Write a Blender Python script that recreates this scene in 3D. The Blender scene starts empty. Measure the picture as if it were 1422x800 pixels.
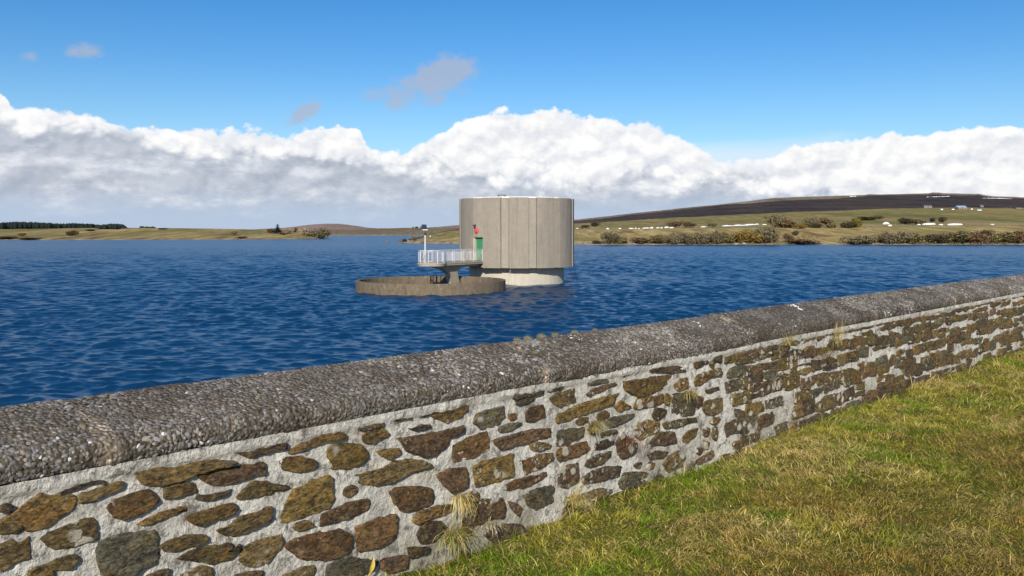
import bpy, math, random
import numpy as np
from mathutils import Vector, Matrix, Euler
rng = np.random.default_rng(7); random.seed(7)
sc = bpy.context.scene
col = sc.collection
EYE = 1.69; WATER = -3.31; F = 1200.0; CX = 711.0; HY = 323.0
R = math.radians

def at(px, py, Y):                      # a pixel of the photograph at forward distance Y, as a point of the place
    return np.array([(px-CX)/F*Y, Y, EYE+(HY-py)/F*Y])

# ------------------------------------------------------------------ helpers
def tag(o, label=None, cat=None, group=None, kind=None):
    if label: o['label'] = label
    if cat: o['category'] = cat
    if group: o['group'] = group
    if kind: o['kind'] = kind
    return o

def empty(name, loc, label, cat, group=None):
    o = bpy.data.objects.new(name, None); col.objects.link(o); o.location = loc
    o.empty_display_size = .2
    return tag(o, label, cat, group)

def mesh_np(name, V, faces, mats=(), fm=None, smooth=True, color=None, sharp=None):
    """V (n,3); faces: list of int arrays (m,k)"""
    me = bpy.data.meshes.new(name)
    V = np.asarray(V, np.float32)
    faces = [np.asarray(f, np.int32) for f in faces if len(f)]
    me.vertices.add(len(V)); me.vertices.foreach_set('co', V.ravel())
    tot = np.concatenate([np.full(len(f), f.shape[1], np.int32) for f in faces])
    loops = np.concatenate([f.ravel() for f in faces])
    me.loops.add(len(loops)); me.loops.foreach_set('vertex_index', loops)
    me.polygons.add(len(tot))
    st = np.concatenate([[0], np.cumsum(tot)[:-1]]).astype(np.int32)
    me.polygons.foreach_set('loop_start', st)
    me.polygons.foreach_set('loop_total', tot)
    for m in mats: me.materials.append(m)
    if fm is not None: me.polygons.foreach_set('material_index', np.asarray(fm, np.int32))
    me.polygons.foreach_set('use_smooth', np.full(len(tot), bool(smooth)))
    if color is not None:
        a = me.color_attributes.new('Col', 'FLOAT_COLOR', 'POINT')
        c = np.ones((len(V), 4), np.float32); c[:, :3] = color
        a.data.foreach_set('color', c.ravel())
    me.update(calc_edges=True); me.validate()
    return me

def link(name, me, parent=None):
    o = bpy.data.objects.new(name, me); col.objects.link(o)
    if parent is not None: o.parent = parent
    return o

class MB:                                # collects shapes into one mesh
    def __init__(s): s.V = []; s.F = {}; s.n = 0; s.M = {}
    def add(s, V, faces, m=0):
        V = np.asarray(V, float).reshape(-1, 3)
        for f in faces:
            f = np.asarray(f)+s.n
            if f.ndim == 1: f = f[None]
            s.F.setdefault((f.shape[1], m), []).append(f)
        s.V.append(V); s.n += len(V); return s
    def box(s, c, size, rot=0, m=0, taper=1.0):
        x, y, z = np.array(size)/2
        v = np.array([[-x,-y,-z],[x,-y,-z],[x,y,-z],[-x,y,-z],[-x*taper,-y*taper,z],[x*taper,-y*taper,z],[x*taper,y*taper,z],[-x*taper,y*taper,z]])
        cr, sr = math.cos(rot), math.sin(rot)
        v = np.c_[v[:,0]*cr-v[:,1]*sr, v[:,0]*sr+v[:,1]*cr, v[:,2]]+np.array(c)
        return s.add(v, [[[0,3,2,1],[4,5,6,7],[0,1,5,4],[1,2,6,5],[2,3,7,6],[3,0,4,7]]], m)
    def tube(s, pts, r, n=8, m=0, cap=True):
        pts = [np.array(p, float) for p in pts]; k = len(pts)
        rr = r if hasattr(r, '__len__') else [r]*k
        V = []
        for i, p in enumerate(pts):
            t = pts[min(i+1, k-1)]-pts[max(i-1, 0)]; t /= np.linalg.norm(t)+1e-9
            a = np.array([0,0,1.]) if abs(t[2]) < .9 else np.array([1.,0,0])
            b = np.cross(t, a); b /= np.linalg.norm(b); c = np.cross(t, b)
            for j in range(n):
                q = 2*math.pi*j/n; V.append(p+rr[i]*(math.cos(q)*b+math.sin(q)*c))
        Fq = [[i*n+j, i*n+(j+1)%n, (i+1)*n+(j+1)%n, (i+1)*n+j] for i in range(k-1) for j in range(n)]
        fs = [Fq]
        if cap: fs += [[list(range(n))[::-1]], [[(k-1)*n+j for j in range(n)]]]
        return s.add(V, fs, m)
    def prism(s, P, z0, z1, m=0):        # outline P (n,2) extruded upwards
        P = np.asarray(P, float); n = len(P)
        V = np.r_[np.c_[P, np.full(n, z0)], np.c_[P, np.full(n, z1)]]
        sd = [[i, (i+1)%n, n+(i+1)%n, n+i] for i in range(n)]
        return s.add(V, [sd, [list(range(n))[::-1]], [list(range(n, 2*n))]], m)
    def mesh(s, name, mats, smooth=False, color=None):
        fs, fm = [], []
        for (k, m), l in s.F.items():
            f = np.concatenate(l); fs.append(f); fm.append(np.full(len(f), m))
        return mesh_np(name, np.concatenate(s.V), fs, mats, np.concatenate(fm), smooth, color)
    def build(s, name, mats, parent=None, smooth=False):
        if not isinstance(mats, (list, tuple)): mats = [mats]
        return link(name, s.mesh(name, mats, smooth), parent)

_tab = rng.random((256, 256))
def noise2(x, y, off=0):
    x = np.asarray(x, float)+off*17.31; y = np.asarray(y, float)+off*9.7
    xi = np.floor(x).astype(int); yi = np.floor(y).astype(int)
    fx = x-xi; fy = y-yi; fx = fx*fx*(3-2*fx); fy = fy*fy*(3-2*fy)
    g = lambda a, b: _tab[a & 255, b & 255]
    return (g(xi,yi)*(1-fx)+g(xi+1,yi)*fx)*(1-fy)+(g(xi,yi+1)*(1-fx)+g(xi+1,yi+1)*fx)*fy
def fbm(x, y, o=4, off=0, g=.5):
    t = 0; a = 1; s = 0
    for i in range(o):
        t = t+a*noise2(np.asarray(x)*2**i, np.asarray(y)*2**i, off+i); s += a; a *= g
    return t/s
def interp(x, pts):
    p = np.array(pts, float); return np.interp(x, p[:,0], p[:,1])
def grid_faces(nr, nc):
    i = np.arange(nr-1)[:,None]*nc+np.arange(nc-1)[None]
    return np.stack([i, i+1, i+nc+1, i+nc], -1).reshape(-1, 4)

# ------------------------------------------------------------------ materials
class NT:
    def __init__(s, name):
        s.m = bpy.data.materials.new(name); s.m.use_nodes = True; s.t = s.m.node_tree
        s.b = s.t.nodes['Principled BSDF']
    def n(s, typ, **kw):
        o = s.t.nodes.new('ShaderNode'+typ)
        for k, v in kw.items():
            if k in o.inputs: s.set(o.inputs[k], v)
            else: setattr(o, k, v)
        return o
    def set(s, inp, v):
        if hasattr(v, 'is_output'): s.t.links.new(v, inp)
        else:
            try: inp.default_value = v
            except Exception: inp.default_value = (*v, 1)
    def coord(s): return s.n('TexCoord').outputs['Object']
    def mapping(s, vec, scale=(1,1,1), loc=(0,0,0), rot=(0,0,0)):
        m = s.n('Mapping'); s.set(m.inputs['Vector'], vec); m.inputs['Scale'].default_value = scale
        m.inputs['Location'].default_value = loc; m.inputs['Rotation'].default_value = rot; return m.outputs[0]
    def noise(s, vec, scale, detail=4, rough=.55, dist=0):
        o = s.n('TexNoise'); s.set(o.inputs['Vector'], vec); o.inputs['Scale'].default_value = scale
        o.inputs['Detail'].default_value = detail; o.inputs['Roughness'].default_value = rough
        o.inputs['Distortion'].default_value = dist; return o.outputs[0]
    def vor(s, vec, scale, feature='F1', out='Distance'):
        o = s.n('TexVoronoi'); o.feature = feature; s.set(o.inputs['Vector'], vec); o.inputs['Scale'].default_value = scale
        return o.outputs[out]
    def ramp(s, fac, stops, mode='LINEAR'):
        o = s.n('ValToRGB'); e = o.color_ramp; e.interpolation = mode
        while len(e.elements) < len(stops): e.elements.new(.5)
        for el, (p, c) in zip(e.elements, stops):
            el.position = p; el.color = (*c, 1) if hasattr(c, '__len__') else (c, c, c, 1)
        s.set(o.inputs[0], fac); return o.outputs[0]
    def mix(s, fac, a, b, mode='MIX'):
        o = s.n('Mix'); o.data_type = 'RGBA'; o.blend_type = mode
        s.set(o.inputs[0], fac)
        for i, v in ((6, a), (7, b)):
            if hasattr(v, 'is_output'): s.t.links.new(v, o.inputs[i])
            else: o.inputs[i].default_value = (*v, 1) if len(v) == 3 else v
        return o.outputs[2]
    def math(s, op, a, b=0, c=None, clamp=False):
        o = s.n('Math'); o.operation = op; o.use_clamp = clamp
        s.set(o.inputs[0], a); s.set(o.inputs[1], b)
        if c is not None: s.set(o.inputs[2], c)
        return o.outputs[0]
    def attr(s, name='Col'):
        o = s.n('Attribute'); o.attribute_name = name; return o.outputs['Color']
    def bump(s, h, dist=.01, strength=1.0, normal=None):
        o = s.n('Bump'); s.set(o.inputs['Height'], h); o.inputs['Distance'].default_value = dist
        o.inputs['Strength'].default_value = strength
        if normal is not None: s.set(o.inputs['Normal'], normal)
        return o.outputs[0]
    def out(s, color, rough=.9, normal=None, spec=.3):
        s.set(s.b.inputs['Base Color'], color); s.set(s.b.inputs['Roughness'], rough)
        s.b.inputs['Specular IOR Level'].default_value = spec
        if normal is not None: s.set(s.b.inputs['Normal'], normal)
        return s.m

def m_plain(name, c, rough=.6, var=.15, scale=3, metal=0, spec=.4, bump=0):
    t = NT(name); v = t.coord(); n = t.noise(v, scale, 5)
    k = t.ramp(n, [(.3, 1-var), (.7, 1+var)])
    m = t.out(t.mix(1, c, k, 'MULTIPLY'), rough, t.bump(n, bump) if bump else None, spec)
    t.b.inputs['Metallic'].default_value = metal
    return m

def lichen(t, v, c, scale, lo, hi, colr, seed, thr=.27):
    dn = t.n('TexNoise'); t.set(dn.inputs['Vector'], v); dn.inputs['Scale'].default_value = 45; dn.inputs['Detail'].default_value = 4
    dv = t.n('VectorMath'); dv.operation = 'MULTIPLY_ADD'; t.set(dv.inputs[0], dn.outputs[1]); dv.inputs[1].default_value = (.03,.03,.03); t.set(dv.inputs[2], t.mapping(v, loc=seed))
    d = t.vor(dv.outputs[0], scale); vc = t.n('SeparateColor'); t.set(vc.inputs[0], t.vor(dv.outputs[0], scale, 'F1', 'Color'))
    size = t.math('MULTIPLY', vc.outputs[0], thr)
    sp = t.ramp(t.math('SUBTRACT', size, d), [(0, 0), (.03, 1)])
    sx = t.n('SeparateXYZ'); t.set(sx.inputs[0], v)
    al = t.math('ADD', t.math('MULTIPLY', sx.outputs[0], math.sin(TH)), t.math('MULTIPLY', sx.outputs[1], math.cos(TH)))
    zone = t.math('MULTIPLY', t.ramp(t.math('DIVIDE', al, 20), [(.10, .05), (.15, .25), (.21, .95), (.33, .8), (.42, 0)]), t.ramp(sx.outputs[2], [(.45, 1), (.85, .25)]))
    mask = t.ramp(t.math('ADD', t.noise(t.mapping(v, loc=seed), 3.2, 3), t.math('SUBTRACT', t.math('MULTIPLY', zone, .16), .03)), [(lo, 0), (hi, 1)])
    return t.mix(t.math('MULTIPLY', t.math('MULTIPLY', sp, mask), .85), c, colr)
TH = math.atan2(1860-CX, F)
def m_stone():
    t = NT('rubble_stone'); v = t.coord()
    c = t.attr()
    vs = t.mapping(v, (1,1,2.4)); n1 = t.noise(vs, 9, 7, .7); n2 = t.noise(vs, 48, 5, .7); n3 = t.noise(v, 4, 3)
    c = t.mix(1, c, t.ramp(n1, [(.25, (.35,.33,.35)), (.5, (.95,.95,.95)), (.75, (1.75,1.55,1.15))]), 'MULTIPLY')
    c = t.mix(t.ramp(t.noise(v, 14, 5, .7), [(.52, 0), (.66, .65)]), c, (.23,.115,.032))   # rust
    c = t.mix(t.ramp(t.noise(t.mapping(v, loc=(3,1,7)), 17, 5, .7), [(.54, 0), (.64, .75)]), c, (.22,.165,.045))   # ochre lichen
    c = t.mix(t.ramp(t.noise(t.mapping(v, loc=(9,4,2)), 23, 4, .7), [(.58, 0), (.68, .65)]), c, (.17,.175,.135))   # grey-green lichen
    c = t.mix(t.ramp(t.noise(t.mapping(v, (1,1,1.8), loc=(8,2,6)), 20, 6, .75), [(.50, 0), (.60, .75)]), c, (.035,.026,.018))
    c = t.mix(1, c, t.ramp(n2, [(.36, .35), (.62, 1.55)]), 'MULTIPLY')
    c = t.mix(t.ramp(t.noise(t.mapping(v, loc=(4,4,9)), 70, 3, .6), [(.60, 0), (.70, .55)]), c, (.30,.25,.15))
    c = lichen(t, v, c, 15, .585, .63, (.58,.54,.44), (1,2,3), .60)
    c = lichen(t, v, c, 34, .60, .66, (.48,.46,.38), (6,1,2), .5)
    h = t.math('ADD', t.math('MULTIPLY', n1, 1.0), t.math('MULTIPLY', n2, .8))
    return t.out(c, .9, t.bump(h, .034), .25)

def m_mortar():
    t = NT('lime_mortar'); v = t.coord()
    n1 = t.noise(v, 6, 6, .6); n2 = t.noise(v, 60, 5, .65); n3 = t.noise(t.mapping(v, loc=(5,3,1)), 13, 6, .75)
    c = t.ramp(n1, [(.25, (.37,.345,.295)), (.5, (.60,.57,.50)), (.75, (.74,.71,.64))])
    c = t.mix(t.ramp(n3, [(.52, 0), (.62, .8)]), c, (.12,.108,.09))          # dark algae
    c = t.mix(t.ramp(t.noise(t.mapping(v, loc=(2,8,1)), 5, 5, .6), [(.6, 0), (.75, .5)]), c, (.45,.38,.22))
    c = t.mix(1, c, t.ramp(n2, [(.25, .70), (.6, 1.08)]), 'MULTIPLY')
    c = t.mix(1, c, t.attr(), 'MULTIPLY')
    c = lichen(t, v, c, 22, .62, .68, (.66,.62,.52), (3,5,3), .5)
    h = t.math('ADD', n3, t.math('MULTIPLY', n2, .7))
    return t.out(c, .95, t.bump(h, .025), .15)

def m_coping():
    t = NT('exposed_aggregate_concrete'); v = t.coord()
    n = t.noise(v, 70, 5, .7); n1 = t.noise(v, 3, 4)
    ce = t.vor(v, 62, 'F1', 'Color'); d = t.vor(v, 62)
    k = t.n('SeparateColor'); t.set(k.inputs[0], ce)
    c = t.ramp(k.outputs[0], [(0, (.075,.062,.048)), (.6, (.16,.138,.115)), (1, (.29,.265,.23))])
    c = t.mix(t.ramp(d, [(.35, 0), (.6, .8)]), c, (.095,.075,.052))
    c = t.mix(1, c, t.ramp(n1, [(.3, .75), (.7, 1.2)]), 'MULTIPLY')
    c = t.mix(1, c, t.attr(), 'MULTIPLY')
    return t.out(c, .95, t.bump(t.math('SUBTRACT', t.math('MULTIPLY', n, .7), d), .012), .15)

def m_pebble():
    t = NT('crushed_aggregate'); v = t.coord(); n = t.noise(v, 120, 4, .6)
    c = t.mix(1, t.attr(), t.ramp(n, [(.3, .7), (.7, 1.2)]), 'MULTIPLY')
    return t.out(c, .85, t.bump(n, .004), .3)

def m_attr(name, rough=.9, scale=30, lo=.75, hi=1.2, spec=.15, transl=0):
    t = NT(name); v = t.coord(); n = t.noise(v, scale, 3)
    c = t.mix(1, t.attr(), t.ramp(n, [(.3, lo), (.7, hi)]), 'MULTIPLY')
    m = t.out(c, rough, None, spec)
    if transl:
        tr = t.n('BsdfTranslucent'); t.set(tr.inputs[0], c)
        mx = t.n('MixShader'); mx.inputs[0].default_value = transl
        t.t.links.new(t.b.outputs[0], mx.inputs[1]); t.t.links.new(tr.outputs[0], mx.inputs[2])
        t.t.links.new(mx.outputs[0], t.t.nodes['Material Output'].inputs[0])
    return m

def m_soil():
    t = NT('turf_soil'); v = t.coord()
    n = t.noise(v, 2, 5); n2 = t.noise(v, 40, 4, .7)
    c = t.ramp(n, [(.3, (.10,.085,.025)), (.5, (.11,.11,.022)), (.7, (.14,.10,.04))])
    c = t.mix(1, c, t.ramp(n2, [(.3, .5), (.7, 1.3)]), 'MULTIPLY')
    return t.out(c, 1, t.bump(n2, .03), .1)

def m_concrete(name, base, dark, stain=.5, zlo=None):
    t = NT(name); v = t.coord()
    n = t.noise(v, 1.2, 5, .6); n2 = t.noise(v, 14, 5, .75)
    st = t.noise(t.mapping(v, (1.6,1.6,.7 if name == 'weathered_concrete' else .12)), 1.6, 6, .68)
    c = t.mix(t.ramp(n, [(.3, 0), (.7, 1)]), base, [b*.88 for b in base])
    c = t.mix(t.ramp(st, [(.5, 0), (.75, stain)]), c, dark)
    c = t.mix(1, c, t.ramp(n2, [(.35, .74), (.65, 1.16)]), 'MULTIPLY')
    if zlo and name == 'weathered_concrete':
        c = t.mix(t.ramp(t.noise(t.mapping(v, (1,1,.5), loc=(4,2,0)), 2.6, 6, .7), [(.58, 0), (.68, .5)]), c, (.36,.32,.24))
        c = t.mix(t.ramp(t.noise(t.mapping(v, (1,1,.4), loc=(1,7,0)), 3.4, 6, .7), [(.55, 0), (.68, .8)]), c, (.10,.085,.05))
    if zlo:                                   # damp algae band above the water, a stain of the concrete itself
        sx = t.n('SeparateXYZ'); t.set(sx.inputs[0], v)
        zz = t.math('ADD', sx.outputs[2], t.math('MULTIPLY', st, zlo[2]))
        c = t.mix(t.ramp(t.math('SUBTRACT', zz, zlo[0]), [(0, .95), (zlo[1], 0)]), c, zlo[3])
    return t.out(c, .9, t.bump(n2, .03), .2)

def m_water():
    t = NT('lake_water'); v = t.coord()
    a = t.mapping(v, (.55, 1.0, 1), rot=(0,0,R(7)))
    def col_noise(scale, detail, rough):
        o = t.n('TexNoise'); t.set(o.inputs['Vector'], a); o.inputs['Scale'].default_value = scale
        o.inputs['Detail'].default_value = detail; o.inputs['Roughness'].default_value = rough
        q = t.n('VectorMath'); q.operation = 'SUBTRACT'; t.set(q.inputs[0], o.outputs[1]); q.inputs[1].default_value = (.5,.5,.5)
        return q.outputs[0]
    def scl(vec, k):
        q = t.n('VectorMath'); q.operation = 'MULTIPLY'; t.set(q.inputs[0], vec)
        if hasattr(k, 'is_output'): t.set(q.inputs[1], k)
        else: q.inputs[1].default_value = k
        return q.outputs[0]
    def add(p, q_):
        q = t.n('VectorMath'); q.operation = 'ADD'; t.set(q.inputs[0], p); t.set(q.inputs[1], q_); return q.outputs[0]
    sl = add(add(scl(col_noise(.75, 2, .5), (.18,.32,0)), scl(col_noise(2.3, 2, .55), (.34,.55,0))), scl(col_noise(8.5, 2, .5), (.38,.50,0)))
    g = t.ramp(t.noise(t.mapping(v, (.35,1,1)), .03, 4), [(.3, .7), (.7, 1.25)])
    sl = scl(sl, g)
    geo = t.n('NewGeometry'); nv = t.n('VectorMath'); nv.operation = 'NORMALIZE'; t.set(nv.inputs[0], add(geo.outputs['Normal'], sl))
    m = t.out((.004,.032,.082), .28, nv.outputs[0], .5)
    t.b.inputs['IOR'].default_value = 1.333
    return m
WBUMP = .55

def m_land(name, stops, scale=.03, patch=None, detail=6, stretch=(1,1,1)):
    t = NT(name); v = t.coord()
    n = t.noise(t.mapping(v, stretch), scale, detail, .65)
    c = t.ramp(n, stops)
    n2 = t.noise(t.mapping(v, (1,.16,1)), .22, 7, .75)
    c = t.mix(1, c, t.ramp(n2, [(.36, .5), (.64, 1.45)]), 'MULTIPLY')
    if patch:
        for i, (pc, sc_, lo, hi, st) in enumerate(patch):
            c = t.mix(t.ramp(t.noise(t.mapping(v, st, loc=(13*i+5, 7*i, 0)), sc_, 5, .6), [(lo, 0), (hi, .9)]), c, pc)
    return t.out(c, 1, None, .05)

M = dict(
  stone=m_stone(), mortar=m_mortar(), coping=m_coping(), pebble=m_pebble(), soil=m_soil(),
  grass=m_attr('grass_blades', .9, 8, .8, 1.2, .06, .38), dry=m_attr('dry_grass', .8, 8, .8, 1.2, .2, .2),
  drum=m_concrete('panel_concrete', (.305,.268,.215), (.165,.145,.118), .6),
  rib=m_concrete('rib_concrete', (.335,.295,.236), (.19,.167,.135), .5),
  stem=m_concrete('pale_concrete', (.53,.485,.395), (.33,.29,.225), .7, (WATER, .28, .25, (.09,.065,.03))),
  ring=m_concrete('weathered_concrete', (.175,.138,.095), (.06,.048,.03), .9, (WATER, .45, .4, (.055,.04,.022))),
  pier=m_concrete('pier_concrete', (.40,.34,.25), (.20,.165,.12), .4),
  deck=m_concrete('deck_concrete', (.42,.37,.28), (.25,.21,.15), .4),
  roof=m_plain('pale_roof_membrane', (.78,.76,.70), .7),
  green=m_plain('green_door_paint', (.045,.21,.10), .5), red=m_plain('red_alarm_paint', (.62,.06,.06), .45),
  black=m_plain('black_plastic', (.03,.03,.03), .5), galv=m_plain('galvanised_steel', (.50,.50,.50), .45, metal=.0, spec=.6),
  white=m_plain('white_paint', (.78,.77,.74), .6), blue=m_plain('solar_glass', (.03,.04,.06), .2),
  dark=m_plain('dark_steel', (.06,.055,.05), .6), dam=m_concrete('dam_concrete', (.25,.23,.20), (.1,.09,.07), .5),
  snow=m_plain('snow', (.82,.83,.85), .9, .05), rock=m_plain('shore_rock', (.26,.21,.16), .9, .35, .8), rust=m_plain('rusty_rock', (.16,.08,.05), .9, .35, .8),
  wood=m_plain('post_wood', (.22,.18,.13), .9), wall_s=m_plain('farm_stone', (.24,.20,.15), .9, .2, .5), slate=m_plain('slate_roof', (.10,.11,.13), .7),
  tin=m_plain('blue_grey_tin', (.30,.38,.45), .5), bark=m_plain('bark', (.06,.05,.04), .95),
)
# ------------------------------------------------------------------ camera, light, sky
cd = bpy.data.cameras.new('camera'); cam = bpy.data.objects.new('camera', cd); col.objects.link(cam)
cam.location = (0, 0, EYE); cam.rotation_euler = (R(90), 0, 0)
cd.sensor_width = 36; cd.lens = 36*F/1422; cd.shift_y = -(400-HY)/1422; cd.clip_end = 20000; cd.clip_start = .05
sc.camera = cam
SAZ, SEL = R(6.5), R(28)
S = Vector((-math.sin(SAZ)*math.cos(SEL), -math.cos(SAZ)*math.cos(SEL), math.sin(SEL)))
sd = bpy.data.lights.new('sun', 'SUN'); sun = bpy.data.objects.new('sun', sd); col.objects.link(sun)
sd.energy = 4.2; sd.angle = R(.5); sd.color = (1, .93, .82); sun.rotation_euler = S.to_track_quat('Z', 'Y').to_euler()
sc.view_settings.view_transform = 'Standard'; sc.view_settings.look = 'None'
sc.view_settings.exposure = 0.45; sc.view_settings.gamma = 1
sc.cycles.max_bounces = 4; sc.cycles.diffuse_bounces = 2; sc.cycles.glossy_bounces = 2; sc.cycles.transmission_bounces = 2; sc.cycles.sample_clamp_indirect = 4

def build_world():
    w = bpy.data.worlds.new('World'); sc.world = w; w.use_nodes = True
    t = NT.__new__(NT); t.t = w.node_tree; t.m = w
    t.t.nodes.clear()
    sky = t.n('TexSky'); sky.sky_type = 'NISHITA'; sky.sun_disc = False
    sky.sun_elevation = SEL; sky.sun_rotation = R(180)+SAZ
    sky.air_density = 1.0; sky.dust_density = .3; sky.ozone_density = 3.0; sky.altitude = 250
    hs = t.n('HueSaturation'); t.set(hs.inputs['Color'], sky.outputs[0]); hs.inputs['Saturation'].default_value = 1.38; hs.inputs['Value'].default_value = .95; hs.inputs['Hue'].default_value = .506
    gen = t.n('TexCoord').outputs['Generated']
    sx = t.n('SeparateXYZ'); t.set(sx.inputs[0], gen)
    x, y, z = sx.outputs
    az = t.math('ARCTAN2', x, y)
    rh = t.math('SQRT', t.math('ADD', t.math('MULTIPLY', x, x), t.math('MULTIPLY', y, y)))
    e = t.math('DIVIDE', z, t.math('MAXIMUM', rh, .02))
    u = t.math('MULTIPLY_ADD', az, 1/1.4, .5, clamp=True)
    def curve(pts):
        c = t.n('FloatCurve'); cu = c.mapping.curves[0]
        P = []
        for px, py in pts:
            a = math.atan((px-CX)/F); P.append(((a+.7)/1.4, (HY-py)/F*math.cos(a)/.3))
        P = [(0, P[0][1])]+P+[(1, P[-1][1])]
        while len(cu.points) < len(P): cu.points.new(.5, .5)
        for q, p in zip(cu.points, P): q.location = p; q.handle_type = 'AUTO'
        c.mapping.update(); t.set(c.inputs['Value'], u); return t.math('MULTIPLY', c.outputs[0], .3)
    top = curve([(-60,120),(0,132),(25,156),(60,158),(110,160),(150,172),(200,178),(250,184),(300,188),(380,193),(425,196),(450,183),(470,180),(495,184),(515,208),(555,214),(575,206),(620,182),(660,166),(735,160),(790,160),(860,163),(900,174),(960,201),(1000,220),(1040,226),(1100,217),(1150,207),(1180,197),(1260,187),(1330,185),(1422,185),(1500,192)])
    base = curve([(-60,142),(0,148),(60,164),(100,168),(200,187),(300,202),(380,206),(430,207),(500,206),(560,219),(620,226),(700,228),(800,238),(950,246),(1000,246),(1100,256),(1200,268),(1300,272),(1422,276),(1500,280)])
    pv = t.n('CombineXYZ'); t.set(pv.inputs[0], az); t.set(pv.inputs[1], t.math('MULTIPLY', e, 1.35)); pv.inputs[2].default_value = .37
    pv = pv.outputs[0]
    def field(off=(0,0,0)):
        p = t.n('VectorMath'); p.operation = 'ADD'; t.set(p.inputs[0], pv); p.inputs[1].default_value = off
        wob = t.n('TexNoise'); t.set(wob.inputs['Vector'], p.outputs[0]); wob.inputs['Scale'].default_value = 22; wob.inputs['Detail'].default_value = 1
        wv = t.n('VectorMath'); wv.operation = 'MULTIPLY_ADD'; t.set(wv.inputs[0], wob.outputs[1]); wv.inputs[1].default_value = (.022,.022,0); t.set(wv.inputs[2], p.outputs[0])
        vo = t.n('TexVoronoi'); vo.feature = 'SMOOTH_F1'; t.set(vo.inputs['Vector'], wv.outputs[0]); vo.inputs['Scale'].default_value = 20
        vo.inputs['Detail'].default_value = 3; vo.inputs['Roughness'].default_value = .55; vo.inputs['Lacunarity'].default_value = 2.1; vo.inputs['Smoothness'].default_value = .12; vo.normalize = True
        nb = t.noise(p.outputs[0], 9, 5, .58)
        return t.math('ADD', t.math('MULTIPLY', t.math('SUBTRACT', .75, vo.outputs['Distance']), .85), t.math('MULTIPLY', nb, .55))
    f0 = field(); f1 = field((-.004, .012, 0))
    fine = t.noise(pv, 55, 4, .6)
    def sstep(val, lo, hi):
        m = t.n('MapRange'); m.interpolation_type = 'SMOOTHSTEP'; t.set(m.inputs[0], val)
        m.inputs[1].default_value = lo; m.inputs[2].default_value = hi; return m.outputs[0]
    d = t.math('ADD', t.math('SUBTRACT', top, e), t.math('MULTIPLY', t.math('SUBTRACT', f0, .60), .068))
    d = t.math('ADD', d, t.math('MULTIPLY', t.math('SUBTRACT', fine, .5), .010))
    dens = sstep(d, -.0005, .0045)
    # thin veil between the two right-hand banks
    veil = t.math('MULTIPLY', t.math('MULTIPLY', sstep(az, .10, .22), sstep(az, .46, .34)), sstep(t.math('ADD', e, t.math('MULTIPLY', t.math('SUBTRACT', t.noise(t.mapping(pv, (1,4,1)), 8, 5), .5), .03)), .112, .085))
    veil = t.math('MULTIPLY', veil, .72)
    lit = t.math('MULTIPLY_ADD', t.math('SUBTRACT', f0, f1), 5.5, .60, clamp=True)
    wv = t.math('ADD', t.math('SUBTRACT', e, base), t.math('MULTIPLY', t.math('SUBTRACT', f0, .60), .13))
    wht = sstep(wv, -.012, .010)
    puff = sstep(t.noise(t.mapping(pv, (1,2.2,1), loc=(3,1,0)), 16, 5, .62), .42, .72)
    lo = t.mix(puff, (.53,.57,.645), (.78,.80,.845))
    lo = t.mix(t.math('MULTIPLY', lit, .55), t.mix(1, lo, (.74,.77,.82), 'MULTIPLY'), t.mix(1, lo, (1.25,1.23,1.2), 'MULTIPLY'))
    lo = t.mix(sstep(t.math('ADD', e, t.math('MULTIPLY', t.math('SUBTRACT', puff, .5), .012)), .052, .008), lo, (.45,.55,.70))
    hi = t.mix(lit, (.70,.725,.79), (.975,.97,.955))
    cc = t.mix(wht, lo, hi)
    cc = t.mix(t.math('MULTIPLY', sstep(d, .012, .0), .6), cc, (.88,.91,.96))
    # wisps
    wn = t.noise(t.mapping(pv, (1,1.2,1), loc=(7,2,0)), 26, 5, .62)
    tot = None
    for px, py, wx, wy, k, sl in ((610,106,58,30,1.15,-.35),(505,138,40,16,.7,-.2),(428,152,28,15,.75,-.5),(115,74,38,13,.62,-.1),(40,80,20,10,.55,0),(565,128,34,24,1.0,-.5),(1398,75,24,16,.22,0)):
        a = math.atan((px-CX)/F); ee = (HY-py)/F*math.cos(a); ca = math.cos(a)
        da = t.math('SUBTRACT', az, a); de = t.math('ADD', t.math('SUBTRACT', e, ee), t.math('MULTIPLY', da, sl))
        q = t.math('ADD', t.math('POWER', t.math('ABSOLUTE', t.math('MULTIPLY', da, F/wx*1.0)), 2), t.math('POWER', t.math('ABSOLUTE', t.math('MULTIPLY', de, F/wy)), 2))
        g = t.math('MULTIPLY', t.math('POWER', 2.718, t.math('MULTIPLY', q, -1)), k)
        tot = g if tot is None else t.math('MAXIMUM', tot, g)
    wis = sstep(t.math('ADD', tot, t.math('MULTIPLY', t.math('SUBTRACT', wn, .5), 2.1)), .32, .90)
    wis = t.math('MULTIPLY', t.math('MULTIPLY', wis, sstep(tot, .03, .3)), .72)
    b1 = t.n('Background'); t.set(b1.inputs[0], hs.outputs[0]); b1.inputs[1].default_value = SKY
    def layer(prev, color, fac, st=1.0):
        b = t.n('Background'); t.set(b.inputs[0], color); b.inputs[1].default_value = st
        mx = t.n('MixShader'); t.set(mx.inputs[0], fac); t.t.links.new(prev, mx.inputs[1]); t.t.links.new(b.outputs[0], mx.inputs[2]); return mx.outputs[0]
    # lowest air is paler blue
    o = layer(b1.outputs[0], (.33,.60,.90), t.math('MULTIPLY', sstep(e, .20, .02), .35), CL)
    o = layer(o, (.42,.46,.56), wis, CL)
    o = layer(o, (.72,.82,.92), veil, CL)
    o = layer(o, cc, dens, CL)
    out = t.n('OutputWorld'); t.t.links.new(o, out.inputs[0])
SKY = .092; CL = .77
build_world()

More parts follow.
